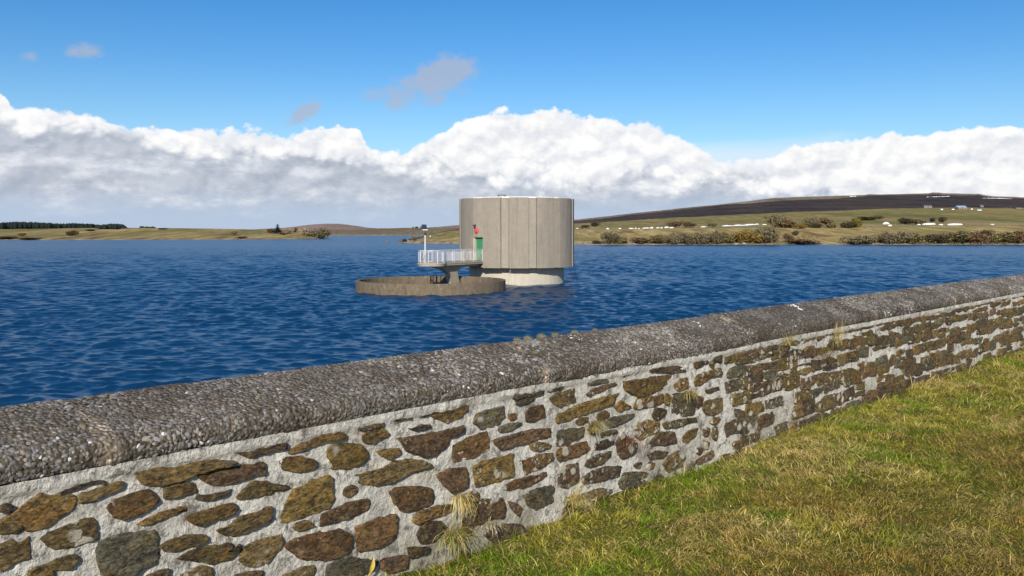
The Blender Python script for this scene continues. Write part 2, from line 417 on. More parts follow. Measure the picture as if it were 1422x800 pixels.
# ------------------------------------------------------------------ wall frame of reference
TH = math.atan2(1860-CX, F); U = np.array([math.sin(TH), math.cos(TH)]); Nn = np.array([-math.cos(TH), math.sin(TH)])
D = 3.29; CB = EYE-.87                    # wall face distance, underside of coping
def W(s, out, z):                         # along the wall, proud of its face, up
    s = np.asarray(s, float); out = np.asarray(out, float); z = np.asarray(z, float)
    s, out, z = np.broadcast_arrays(s, out, z)
    return np.stack([U[0]*s+Nn[0]*(D-out), U[1]*s+Nn[1]*(D-out), z], -1)
def px2sz(px, py):
    dx = (np.asarray(px, float)-CX)/F; Y = D/(Nn[1]+Nn[0]*dx)
    return Y*(U[0]*dx+U[1]), EYE+(HY-np.asarray(py, float))/F*Y
def sz2px(s, z):
    p = W(s, 0, z); return CX+F*p[...,0]/p[...,1], HY+F*(EYE-p[...,2])/p[...,1]
SMAX = 44.0
wall = empty('stone_wall', (*W(5, 0, 0).tolist()[:2], 0), 'long rubble stone parapet wall with thick pale mortar and rounded pebbly concrete coping beside the grass', 'wall')
def wlink(name, me):
    o = link(name, me, wall); o.matrix_parent_inverse = Matrix.Translation(wall.location).inverted(); return o

# traced stones: tile origin, polygons in tile units (5 per pixel)
T = {'A': (0,640), 'B': (160,600), 'C': (160,640), 'D': (320,560), 'E': (340,640), 'F': (480,540), 'G': (500,640), 'M': (640,500), 'N': (640,600), 'P': (800,480), 'R': (800,560)}
STN = """A o 0,435 95,370 280,230 320,245 400,235 510,245 530,290 500,340 400,410 310,470 190,488 120,430
A l 0,440 150,440 170,470 130,500 0,510
A d 0,315 60,305 95,325 60,350 0,360
A l 545,240 680,190 830,135 865,155 840,205 700,255 565,295
A d 400,220 520,180 700,130 740,140 560,190 420,225
A l 285,550 350,500 480,450 600,405 650,400 670,440 680,530 650,555 540,590 460,615 390,620 330,590
A l 0,580 90,545 130,570 200,535 215,600 210,680 130,690 60,740 0,770
A l 200,770 260,740 370,700 450,670 520,655 540,690 500,745 430,760 350,765 280,800 210,800
B r -55,530 -10,475 100,440 230,400 310,475 240,545 150,580 50,605 0,590
B l 140,275 170,240 300,240 420,250 560,210 700,190 840,205 830,230 700,255 560,295 430,340 350,370 200,365 160,320
B p 580,300 640,275 760,255 820,240 900,235 960,230 1000,205 1030,215 1045,270 1030,300 900,325 800,360 680,375 610,345
B l 345,390 430,365 545,350 570,400 565,425 430,455 345,465
B d 570,460 590,435 700,430 805,400 790,430 740,455 640,475 575,475
B o 160,635 250,590 380,545 510,515 510,545 400,580 330,615 190,645
B o 490,590 540,565 650,535 820,490 855,530 830,570 700,610 600,655 550,645
B l 710,685 780,660 850,600 960,565 1080,520 1085,590 1020,645 900,705 820,725 760,715
D l 55,650 100,600 150,545 200,545 290,555 400,575 420,595 300,620 180,650 60,668
C g -120,620 -100,565 0,520 120,495 280,485 310,540 300,580 315,660 280,720 150,780 0,830 -80,790 -110,700 -125,640
C l 315,600 380,560 500,515 640,520 645,570 560,600 420,630 350,630
C l 430,680 500,650 540,620 640,600 800,575 820,620 870,575 875,610 840,640 800,690 680,710 560,705 500,690
C l 865,690 885,605 950,580 1060,540 1150,515 1165,535 1155,600 1080,690 1000,740 900,735
C d 220,790 300,770 370,760 370,800 360,840 220,840
C l 460,790 560,760 600,730 670,740 680,820 470,840
C p 840,800 900,775 1030,760 1030,840 850,840
D d 40,350 100,340 280,300 395,270 390,315 280,335 120,375
D o 400,330 480,290 550,250 650,215 760,195 800,215 795,240 700,265 580,300 500,330 420,350
D o 345,405 390,375 500,365 540,380 595,395 600,435 550,460 450,475 370,465
D y 680,310 720,285 800,280 900,285 950,330 960,380 920,420 830,450 700,460 720,430 685,380
E y 250,430 270,350 340,210 480,140 580,100 610,125 615,290 580,335 430,385 300,430
E p 530,460 540,370 700,300 850,260 870,285 865,340 750,390 600,440
E l 335,460 370,425 440,415 500,455 400,485 345,485
E r 285,590 330,560 430,520 600,485 660,475 740,520 750,600 700,650 600,690 480,695 370,680 300,620
E g 575,740 640,690 740,670 800,690 860,680 930,700 900,770 800,800 760,840 600,840 570,790
E l 270,800 330,770 480,730 490,770 440,840 280,840
F d 80,280 180,250 270,235 260,260 120,290
F y 120,340 130,300 260,270 310,310 290,340 180,370 130,365
F o 220,440 300,420 370,415 385,440 360,460 290,490
F l 70,600 150,580 270,550 330,510 460,485 540,500 600,530 520,560 430,590 350,640 220,680 150,670 80,650
F p 365,345 480,330 640,300 820,255 815,300 720,350 700,410 620,460 560,475 500,455 430,440
F o 600,195 640,165 750,135 850,110 850,145 790,200 720,245 680,225
F d 440,275 540,250 590,250 590,270 500,290
F d 330,220 440,190 470,195 460,210 360,225
F d 510,195 570,180 620,160 650,160 600,180 540,200
F r 745,390 800,365 980,295 1000,350 1005,430 900,480 760,515 740,450
N y 90,240 160,205 370,150 370,315 260,350 110,385
G p 540,100 620,60 740,45 755,130 750,190 700,215 650,230 600,190 560,140
G r 215,220 250,195 380,175 500,190 510,290 480,320 380,345 290,355 250,310
G r -30,460 100,410 250,370 270,400 255,500 210,570 130,600 50,625 0,630 -20,560
G o 420,350 560,310 640,300 650,340 560,390 470,410 400,440 370,420
G o 700,240 790,210 830,220 835,250 800,290 740,310
N p 50,520 150,470 290,460 320,540 300,600 200,610 100,660 60,700 0,720 20,600
G p 150,690 300,655 340,670 320,750 200,780 150,760
G d 400,520 450,430 560,420 600,450 520,560 430,580
G d 330,600 480,600 480,640 350,680
M d 360,245 460,220 580,200 580,230 540,245 370,270
M d 390,290 430,275 520,270 500,290 400,310
M g 90,430 110,380 180,350 300,320 310,400 270,440 140,485
M o 330,380 390,370 395,410 350,420
M p 460,370 500,330 575,310 585,390 520,430 460,425
M g 270,465 330,445 425,430 430,450 360,480 270,505
M p 220,560 260,545 400,505 520,480 625,475 630,540 540,555 450,580 280,625
M l 480,590 520,570 600,575 635,595 620,620 500,630
M r 425,700 480,680 640,645 655,690 560,750 450,800
M l 620,260 660,235 800,200 800,295 690,325 640,300
M d 600,215 680,185 720,180 700,200
M y 665,420 680,380 800,320 950,270 1100,230 1060,310 940,355 800,400 680,440
M g 670,490 860,470 850,540 740,590 670,600
M r 670,640 700,610 880,565 905,630 820,670 680,705
N r 290,370 400,330 600,280 605,305 520,360 340,410 295,400
N g 445,440 500,410 640,365 655,400 650,490 530,545 470,510
N p 330,480 410,510 425,530 400,580 370,550
N p 675,290 700,250 815,215 825,340 740,390 680,380
N d 865,240 900,180 1000,150 1030,140 1000,220 900,250
N o 15,450 100,410 135,440 120,480 40,510
N d 840,330 900,280 1000,240 1120,240 1100,300 1000,340 860,360
N l 790,460 960,390 1050,400 1000,450 860,490
N d 160,720 300,640 420,640 480,690 400,740 250,780
N d 930,90 1000,70 1050,60 1070,85 1000,115 940,125
P g 75,245 210,230 225,250 130,275 80,275
P p 75,340 130,295 280,258 290,275 200,310 90,350
P o 335,250 500,225 690,195 690,250 640,290 500,350 430,360 340,310
P p 510,165 600,150 720,140 780,165 775,185 700,190 520,180
P d 280,215 380,200 330,220
P o 410,420 430,370 610,340 612,400 520,430 410,440
P o 265,425 320,385 385,425 300,460
P o 680,280 720,235 780,220 780,300 700,310
P p 815,120 920,100 925,120 840,160
P y 830,240 860,200 1000,155 1015,200 930,230 880,270 830,280
P g 675,340 700,330 830,330 835,380 820,480 750,490 670,470
P g 200,530 250,500 400,470 410,485 330,540 230,570
P o 410,590 440,550 500,520 580,530 585,580 540,610 450,655 415,630
P l 610,540 700,515 830,500 835,525 700,565 620,580
P p 510,680 580,600 680,600 690,670 600,690 530,700
P y 740,640 780,590 855,575 840,630 780,680 745,670
P p 835,350 890,360 880,410 840,430
P l 880,420 920,380 1020,360 1025,450 960,490 900,480
P d 135,680 200,655 265,660 260,690 160,725
P p 280,680 330,600 370,650 430,680 420,740 330,790 300,760
P d 80,800 120,770 240,735 245,770 180,820 80,845
P d 500,760 560,730 640,740 600,780 520,790
P l 640,770 720,730 770,780 740,840 640,880 610,830
P p 840,800 950,725 955,770 870,830 840,825
R g 300,560 350,480 500,480 530,510 480,570 320,600
R o 490,590 570,570 590,610 500,620
P p 900,310 990,285 1000,310 910,330
P g 170,610 280,580 290,600 180,640
P d 960,80 1010,65 1010,115 970,110"""
PAL = {'o': (.175,.108,.038), 'y': (.18,.122,.038), 'l': (.14,.10,.043), 'r': (.155,.088,.040), 'p': (.118,.073,.043), 'd': (.075,.055,.036), 'g': (.105,.098,.066)}
polys = []
for ln in STN.split('\n'):
    k, c, *pts = ln.split(); ox, oy = T[k]
    P = np.array([[float(a) for a in p.split(',')] for p in pts])
    s, z = px2sz(ox+P[:,0]/5, oy+P[:,1]/5); polys.append((np.c_[s, z], PAL[c]))
S0, S1 = px2sz(0, 0)[0], px2sz(1003, 0)[0]
def outside_traced(s, z):
    if s < S0-.02 or s > S1-.01: return True
    px, py = sz2px(s, z); return py > 806
z = -.06
row_edges = [-.06]
while row_edges[-1] < .80: row_edges.append(row_edges[-1]+random.uniform(.085, .15))
row_edges[-1] = .805; row_edges[-2] = min(row_edges[-2], .74)
for j in range(len(row_edges)-1):
    s = -4.2+random.random()*.2; a0, b0 = row_edges[j], row_edges[j+1]
    while s < SMAX-.3:
        far = 1.0 if s < 16 else 1.5
        w = random.uniform(.10, .26)*far*(.8+.4*random.random()); g = random.uniform(.008, .026)
        if s > 5.5: w *= 1.35
        wob = .05*(noise2(s*.8, j*3.3)-.5)*2+random.uniform(-.014, .014)
        cells = [(a0, b0)]
        if random.random() < .22 and b0-a0 > .09:
            mz = random.uniform(.4, .6)*(b0-a0)+a0; cells = [(a0, mz), (mz, b0)]
        for (a, b) in cells:
            if random.random() < .06: continue
            jt = lambda k=.022: random.uniform(-k, k)
            x0, x1 = s+g*.5, s+w-g*.5; z0, z1 = a+g*.45+wob, b-g*.45+wob
            if j == len(row_edges)-2: z1 = min(z1, .785)
            zc = (z0+z1)/2
            if not outside_traced((x0+x1)/2, zc) or not outside_traced(x0+.03, zc) or not outside_traced(x1, zc): continue
            zj = .012
            P = [(x0+jt(), z0+jt(zj)), ((x0*.6+x1*.4)+jt(), z0+jt(zj)*1.2), (x1+jt(), z0+jt(zj)), (x1+jt(.012), zc+jt(.012)), (x1+jt(), z1+jt(zj)), ((x0+x1)/2+jt(), z1+jt(zj)*1.2), (x0+jt(), z1+jt(zj)), (x0+jt(.012), zc+jt(.012))]
            if random.random() < .35: P.pop(random.choice([0, 2, 4, 6]))
            c = np.array(PAL[random.choice('ooylllrppddgg')])
            if s > 5.7: c = c*.88+np.array((.010,.010,.006))
            polys.append((np.array(P), c))
        s += w

def fill_gaps():                          # small stones in the bare mortar right of the seam
    res = .006; a0, a1, n = S0, S1+.3, 0
    occ = np.zeros((int((a1-a0)/res)+1, 150), bool)
    gx, gz_ = np.meshgrid(a0+res*np.arange(occ.shape[0]), -.08+res*np.arange(150), indexing='ij')
    def inside(P, grow):
        c = P.mean(0); Q = c+(P-c)*(1+grow/np.maximum(np.linalg.norm(P-c, axis=1, keepdims=True), .01)); k = np.zeros(occ.shape, bool)
        m = (gx > Q[:,0].min()) & (gx < Q[:,0].max()) & (gz_ > Q[:,1].min()) & (gz_ < Q[:,1].max())
        ii = np.where(m); x, z = gx[ii], gz_[ii]; r = np.zeros(len(x), bool)
        for i in range(len(Q)):
            p, q = Q[i], Q[(i+1)%len(Q)]
            with np.errstate(divide='ignore', invalid='ignore'):
                r ^= ((p[1] > z) != (q[1] > z)) & (x < (q[0]-p[0])*(z-p[1])/(q[1]-p[1])+p[0])
        k[ii] = r; return k
    for P, c in polys:
        if P[:,0].max() > a0 and P[:,0].min() < a1: occ |= inside(P, .012)
    for k in range(1500):
        s = random.uniform(a0+.1, S1+.02); z = random.uniform(-.03, .73)
        if s < 3.75 and (random.random() < .6 or k < 300): continue
        w, h = random.uniform(.04, .115), random.uniform(.022, .05)
        if k < 300: w *= 1.4; h *= 1.4
        P = np.array([(s+w*math.cos(q)*random.uniform(.75,1.1), z+h*math.sin(q)*random.uniform(.8,1.1)) for q in np.linspace(0, 6.28, 8)[:-1]+.35])
        if (inside(P, .004) & occ).any(): continue
        occ |= inside(P, .014); polys.append((P, np.array(PAL[random.choice('olrpdgly')]))); n += 1
fill_gaps()
def build_stones():
    V, Fq, Ft, C, n0 = [], [], [], [], 0
    for k, (P, c) in enumerate(polys):
        cen = P.mean(0); smean = cen[0]
        step = .012 if smean < 5 else (.018 if smean < 9 else (.03 if smean < 16 else .07))
        Q = []
        for i in range(len(P)):
            a, b = P[i], P[(i+1)%len(P)]; m = max(1, int(round(np.linalg.norm(b-a)/step)))
            for q in range(m): Q.append(a+(b-a)*q/m)
        Q = np.array(Q)
        # soften corners a little, then roughen the edge
        Q = cen+(.1*np.roll(Q, 1, 0)+.8*Q+.1*np.roll(Q, -1, 0)-cen)*1.0+(Q-cen)/(np.linalg.norm(Q-cen, axis=1, keepdims=True)+1e-6)*.003
        nx = fbm(Q[:,0]*30, Q[:,1]*30, 4, k % 50, .7)-.5; nz = fbm(Q[:,0]*30, Q[:,1]*30, 4, k % 50+60, .7)-.5
        Q = Q+np.c_[nx, nz]*.018
        area = np.ptp(P, axis=0); size = min(area)
        n = len(Q); tilt = rng.normal(0, .05, 2); proud = random.uniform(-.006, .005)
        v = Q-cen; L = np.linalg.norm(v, axis=1, keepdims=True)+1e-6
        rings = [(v*1.03, -.035), (v*1.0, proud*.6), (v-v/L*np.minimum(.0025, L*.3), proud+.003)]+[(v*f_, proud+.004) for f_ in ((.86, .72, .58, .44, .3, .15) if step < .02 else (.72, .4))]
        if step > .05: rings = rings[1:4]
        rr = []
        for vv, o in rings:
            p = cen+vv
            rel = fbm(p[:,0]*11, p[:,1]*42, 5, k % 90, .62)-.5; rel = rel+.35*np.abs(fbm(p[:,0]*18+p[:,1]*9, p[:,1]*60, 3, k % 90+7)-.5)
            oo = o+(rel*.022 if o > -.02 else 0)+vv@tilt*(.6 if o > -.02 else 0)
            rr.append(W(p[:,0], oo, p[:,1]))
        o_c = rings[-1][1]+(fbm(cen[0]*11, cen[1]*42, 5, k % 90, .62)-.5)*.022
        rr.append(W(cen[0], o_c, cen[1])[None])
        V += rr; R_ = len(rings)
        j = np.arange(n); j2 = (j+1) % n
        for q in range(R_-1):
            Fq.append(np.stack([n0+q*n+j, n0+q*n+j2, n0+(q+1)*n+j2, n0+(q+1)*n+j], -1))
        Ft.append(np.stack([n0+(R_-1)*n+j, n0+(R_-1)*n+j2, np.full(n, n0+R_*n)], -1))
        cc = np.array(c)*random.uniform(.85, 1.65)
        C.append(np.tile(cc, (R_*n+1, 1))); n0 += R_*n+1
    me = mesh_np('stonework', np.concatenate(V), [np.concatenate(Fq), np.concatenate(Ft)], [M['stone']], None, True, np.concatenate(C))
    wlink('stonework', me)
build_stones()

def build_mortar():
    s = np.concatenate([np.arange(-4.5, 9, .012), np.arange(9, 18, .02), np.arange(18, SMAX+.01, .08)])
    z = np.linspace(-.15, CB+.01, 80)
    Sg, Zg = np.meshgrid(s, z, indexing='ij')
    o = -.010+(fbm(Sg*9, Zg*12, 4, 3)-.5)*.018+(fbm(Sg*45, Zg*45, 3, 9)-.5)*.012
    # the flaunching under the coping stands a little proud
    o = o+.018*np.clip((Zg-(CB-.055))/.03, 0, 1)
    V = W(Sg, o, Zg).reshape(-1, 3)
    low = np.clip(1-(Zg-.0)/.35, 0, 1)*np.clip((fbm(Sg*2.2, Zg*3, 3, 21)-.35)*4, 0, 1)*np.clip((Sg-1.5)/1.5, 0, 1)
    c = np.ones(V.shape)*1.0
    lw = low.reshape(-1, 1)*.75
    c = c*(1-lw)+np.array([.36,.33,.22])*lw            # green-brown dirt low on the wall
    me = mesh_np('mortar', V, [grid_faces(len(s), len(z))], [M['mortar']], None, True, c)
    wlink('mortar', me)
    b = MB(); p = W([-4.5, SMAX, SMAX, -4.5], [-.03, -.03, -.52, -.52], 0)[:, :2]
    b.prism(p, -.4, CB-.002)
    wlink('rear_masonry', b.mesh('rear_masonry', [M['dam']]))
build_mortar()

# coping: cast lengths with exposed aggregate
prof = np.array([(-.015,CB),(.006,CB+.010),(.012,CB+.032),(.010,CB+.060),(.000,CB+.084),(-.024,CB+.105),(-.12,CB+.142),(-.22,CB+.174),(-.31,CB+.199),(-.36,CB+.206),(-.42,CB+.198),(-.52,CB+.15),(-.575,CB+.11),(-.60,CB+.05),(-.60,CB+.002)])
dl = np.r_[0, np.cumsum(np.linalg.norm(np.diff(prof, axis=0), axis=1))]
Lp = dl[-1]
def profile(t):
    x = np.interp(t, dl, prof[:,0]); z = np.interp(t, dl, prof[:,1]); h = .012
    tx = np.interp(np.minimum(t+h, Lp), dl, prof[:,0])-np.interp(np.maximum(t-h, 0), dl, prof[:,0])
    tz = np.interp(np.minimum(t+h, Lp), dl, prof[:,1])-np.interp(np.maximum(t-h, 0), dl, prof[:,1])
    ln = np.hypot(tx, tz)+1e-9
    return x, z, tz/ln, -tx/ln             # outward normal in (out, z)
_g = (1+5**.5)/2
ico = np.array([(-1,_g,0),(1,_g,0),(-1,-_g,0),(1,-_g,0),(0,-1,_g),(0,1,_g),(0,-1,-_g),(0,1,-_g),(_g,0,-1),(_g,0,1),(-_g,0,-1),(-_g,0,1)])
ico /= np.linalg.norm(ico[0])
icoF = np.array([(0,11,5),(0,5,1),(0,1,7),(0,7,10),(0,10,11),(1,5,9),(5,11,4),(11,10,2),(10,7,6),(7,1,8),(3,9,4),(3,4,2),(3,2,6),(3,6,8),(3,8,9),(4,9,5),(2,4,11),(6,2,10),(8,6,7),(9,8,1)])
def subdiv(V, Fc):
    V = list(map(tuple, V)); key = {}; out = []
    def mid(a, b):
        k = (min(a,b), max(a,b))
        if k not in key:
            m = (np.array(V[a])+np.array(V[b])); m /= np.linalg.norm(m); key[k] = len(V); V.append(tuple(m))
        return key[k]
    for a, b, c in Fc:
        x, y, w = mid(a,b), mid(b,c), mid(c,a); out += [(a,x,w),(b,y,x),(c,w,y),(x,y,w)]
    return np.array(V), np.array(out)
ico2, ico2F = subdiv(ico, icoF)
ico3, ico3F = subdiv(ico2, ico2F)
def pebble_bases(B, Fc, k=6):
    o = []
    for i in range(k):
        d = rng.normal(size=(6, 3)); d /= np.linalg.norm(d, axis=1, keepdims=True)
        v = B.copy()
        for q in d:                        # cut flat facets: crushed stone
            h = v@q; v = v-np.outer(np.maximum(h-rng.uniform(.55,.85), 0), q)
        o.append(v)
    return o
PB_hi = pebble_bases(ico2, ico2F); PB_lo = pebble_bases(ico, icoF)
SPOTS = [(797,468,.030),(800,474,.022),(967,446,.022),(973,452,.018),(995,437,.022),(1003,443,.02),(1009,446,.015),(1103,425,.035),(1110,430,.02),(1153,413,.03),(683,538,.012),(648,618-80,.012)]
def spot_world(px, py):                   # where a pixel's sight line meets the coping's curved top
    dx = (px-CX)/F; r = np.array([dx, 1.0, (HY-py)/F])
    best = None
    tt = np.linspace(0, .75*Lp, 120); ox, zz, _, _ = profile(tt)
    for t_, o_, z_ in zip(tt, ox, zz):
        Y = (D-o_)/(Nn[1]+Nn[0]*dx); zr = EYE+r[2]*Y; e_ = abs(zr-z_)
        if best is None or e_ < best[0]: best = (e_, t_, Y*(U[0]*dx+U[1]))
    return best[2], best[1]
SPW = [(*spot_world(a, b), r) for a, b, r in SPOTS]
def build_coping():
    L = 2.434; s0 = 1.275-2*L; i = 0
    while s0 < SMAX-1:
        s1 = min(s0+L, SMAX)
        st = .012 if s0 < 6 else (.025 if s0 < 14 else .12); tn = 70 if s0 < 14 else 30
        s = np.arange(s0+.0005, s1-.003, st); s = np.r_[s, s1-.0005]
        t = np.linspace(0, Lp, tn); x, z, nx, nz = profile(t)
        Sg, Tg = np.meshgrid(s, t, indexing='ij')
        ns = (fbm(Sg*5, Tg*5, 3, 31)-.5)*.016+(fbm(Sg*40, Tg*40, 3, 33)-.5)*.012
        dz, do, tone = random.uniform(-.006,.006), random.uniform(-.006,.006), random.uniform(.86, 1.14)
        edge = np.minimum(np.abs(Sg-s0), np.abs(Sg-s1)); ns = ns-.002*np.exp(-(edge/.012)**2)
        V = W(Sg, x[None]+ns*nx[None]+do, z[None]+ns*nz[None]+dz).reshape(-1, 3)
        fs = [grid_faces(len(s), tn)]
        # end caps
        nv = len(s)*tn
        cap0 = np.arange(tn)[None]; cap1 = (np.arange(tn)+(len(s)-1)*tn)[None, ::-1]
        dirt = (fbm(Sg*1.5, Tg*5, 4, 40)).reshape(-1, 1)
        low = np.clip(1-Tg/.16, 0, 1).reshape(-1, 1)  # shade of the rounded lower face, put into the coping colour
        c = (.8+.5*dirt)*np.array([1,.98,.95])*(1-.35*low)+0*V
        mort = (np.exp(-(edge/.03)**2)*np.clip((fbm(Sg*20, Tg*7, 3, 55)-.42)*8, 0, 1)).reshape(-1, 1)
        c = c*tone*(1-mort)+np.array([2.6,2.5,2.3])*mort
        Vs, Ft, Cs, fm = [V], [], [c], []
        if s0 < 15.5:
            cell = .0170 if s0 < 6.5 else .023
            gs, gt = np.meshgrid(np.arange(s0+.01, s1-.01, cell), np.arange(.006, min(Lp, .83), cell), indexing='ij')
            gs = gs.ravel()+rng.uniform(-.5,.5,gs.size)*cell*.9; gt = gt.ravel()+rng.uniform(-.5,.5,gt.size)*cell*.9
            keep = rng.random(gs.size) < .93*np.clip(.55+fbm(gs*4, gt*6, 3, 61), .3, 1); 
            keep &= (np.minimum(abs(gs-s0), abs(gs-s1)) > .02+.02*fbm(gs*0+s0, gt*25, 2, 3)) | (rng.random(gs.size) < .25)
            gs, gt = gs[keep], gt[keep]; m = len(gs)
            base, bf = (PB_hi, ico2F) if s0 < 6.5 else (PB_lo, icoF)
            px_, pz_, nx_, nz_ = profile(gt)
            nrm = np.stack([U[0]*0-Nn[0]*nx_, -Nn[1]*nx_, nz_], -1)
            ctr = W(gs, px_+do, pz_+dz)-nrm*.0025
            a = np.tile(np.r_[U, 0], (m, 1)); b = np.cross(nrm, a)
            ang = rng.uniform(0, 2*np.pi, m)[:, None]
            e1 = a*np.cos(ang)+b*np.sin(ang); e2 = -a*np.sin(ang)+b*np.cos(ang)
            tl = rng.normal(0, .35, (m, 2)); n3 = nrm+e1*tl[:, :1]+e2*tl[:, 1:]; n3 /= np.linalg.norm(n3, axis=1, keepdims=True)
            big = cell/.0195
            sz_ = rng.lognormal(math.log(.0082*big), .28, m)
            ra = sz_*rng.uniform(1.0, 1.6, m); rb = sz_*rng.uniform(.75, 1.0, m); rc = sz_*rng.uniform(.55, .85, m)
            nb = len(base[0]); bid = rng.integers(0, 6, m); B = np.array(base)[bid]
            PV = ctr[:, None]+B[..., :1]*(e1*ra[:, None])[:, None]+B[..., 1:2]*(e2*rb[:, None])[:, None]+B[..., 2:]*(n3*rc[:, None])[:, None]
            g = rng.beta(2.0, 3.4, m)*.27+.085
            tint = np.stack([np.ones(m)*1.0, .925+rng.normal(0,.02,m), .83+rng.normal(0,.045,m)], -1)
            pc = g[:, None]*tint
            wm = rng.random(m); pc[wm < .06] = pc[wm < .06]*np.array([1.1,.93,.68]); pc[wm > .988] = np.array([.55,.53,.48])
            zone = fbm(gs*1.6, gt*5, 4, 71); pc = pc*tone*(.45+1.1*zone)[:, None]*(1-.38*np.clip(1-gt/.12, 0, 1))[:, None]  # patchy tone, plus the lower face's shade put into the pebble colour
            for (ss, tt, rr) in SPW:
                dd = np.hypot(gs-ss, (gt-tt))+rng.normal(0, .006, m); pc[dd < rr*1.5] = (.74,.72,.66)
            ln_ = fbm(gs*9, gt*9, 3, 141); lz = np.clip((fbm(gs*.9, gt*2, 2, 143)-.45)*5, 0, 1)*np.clip(gt/.2-.3, 0, 1); pc = np.where(((ln_ > .66) & (rng.random(m) < .75*lz))[:, None], pc*.4+np.array([.36,.34,.27])*.6, pc)
            Vs.append(PV.reshape(-1, 3)); Ft.append((bf[None]+(np.arange(m)*nb)[:, None, None]+nv).reshape(-1, 3))
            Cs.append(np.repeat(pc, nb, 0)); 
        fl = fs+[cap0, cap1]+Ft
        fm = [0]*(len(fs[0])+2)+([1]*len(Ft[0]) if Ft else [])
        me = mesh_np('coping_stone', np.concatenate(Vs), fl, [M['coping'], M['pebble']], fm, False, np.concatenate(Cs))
        wlink('coping_stone', me)
        s0 = s1; i += 1
build_coping()

# ------------------------------------------------------------------ ground
def gz(s, q):                             # ground height: along the wall, away from its face
    return (fbm(s*.9, q*.9, 3, 81)-.5)*.10+(fbm(s*3.2, q*3.2, 3, 82)-.5)*.05+.03*np.exp(-q/.25)-.01
def build_ground():
    s = np.r_[np.linspace(-60, -4.2, 30), np.arange(-4, 18, .06), np.linspace(18.2, 70, 60)]
    q = np.r_[-.30, np.arange(-.06, 4.6, .06), np.linspace(4.8, 60, 40)]
    Sg, Q = np.meshgrid(s, q, indexing='ij')
    z = gz(Sg, np.maximum(Q, 0)); z = np.where(Q < 0, z-.0, z)
    V = W(Sg, Q, z).reshape(-1, 3)
    o = link('ground', mesh_np('ground', V, [grid_faces(len(s), len(q))], [M['soil']])); tag(o, kind='structure')
    # embankment of the dam, from the back of the wall down under the water
    b = MB(); e = W([-60, 70, 70, -60], [-.45, -.45, -7.5, -7.5], 0)
    z_ = [-.06, -.06, -6, -6]; P = e.copy(); P[:, 2] = z_
    P2 = P.copy(); P2[:, 2] -= 3
    b.add(np.r_[P, P2], [[[0,1,2,3],[7,6,5,4],[0,4,5,1],[1,5,6,2],[2,6,7,3],[3,7,4,0]]])
    tag(b.build('dam_slope', M['dam']), kind='structure')
build_ground()

def blades(root, length, width, lean_dir, lean, colr, tipc, curl=1.0):
    """arrays -> mesh arrays; each blade 3 segments"""
    m = len(root); a = rng.uniform(0, 2*np.pi, m)
    side = np.stack([np.cos(a), np.sin(a), np.zeros(m)], -1)
    ld = np.stack([np.cos(lean_dir), np.sin(lean_dir), np.zeros(m)], -1)
    V = np.zeros((m, 7, 3)); C = np.zeros((m, 7, 3))
    up = np.array([0,0,1.])
    for k, t in enumerate((0, .4, .75, 1.0)):
        ang = lean*(.25+.75*t)*curl
        p = root+length[:, None]*t*(ld*np.sin(ang)[:, None]+up*np.cos(ang)[:, None])
        w = width*(1-.25*t)
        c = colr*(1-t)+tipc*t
        if k < 3:
            V[:, 2*k] = p-side*w[:, None]; V[:, 2*k+1] = p+side*w[:, None]; C[:, 2*k] = c; C[:, 2*k+1] = c
        else: V[:, 6] = p; C[:, 6] = c
    base = (np.arange(m)*7)[:, None]
    q = np.concatenate([base+np.array([[0,1,3,2]]), base+np.array([[2,3,5,4]])]); tr = base+np.array([[4,5,6]])
    return V.reshape(-1, 3), q, tr, C.reshape(-1, 3)

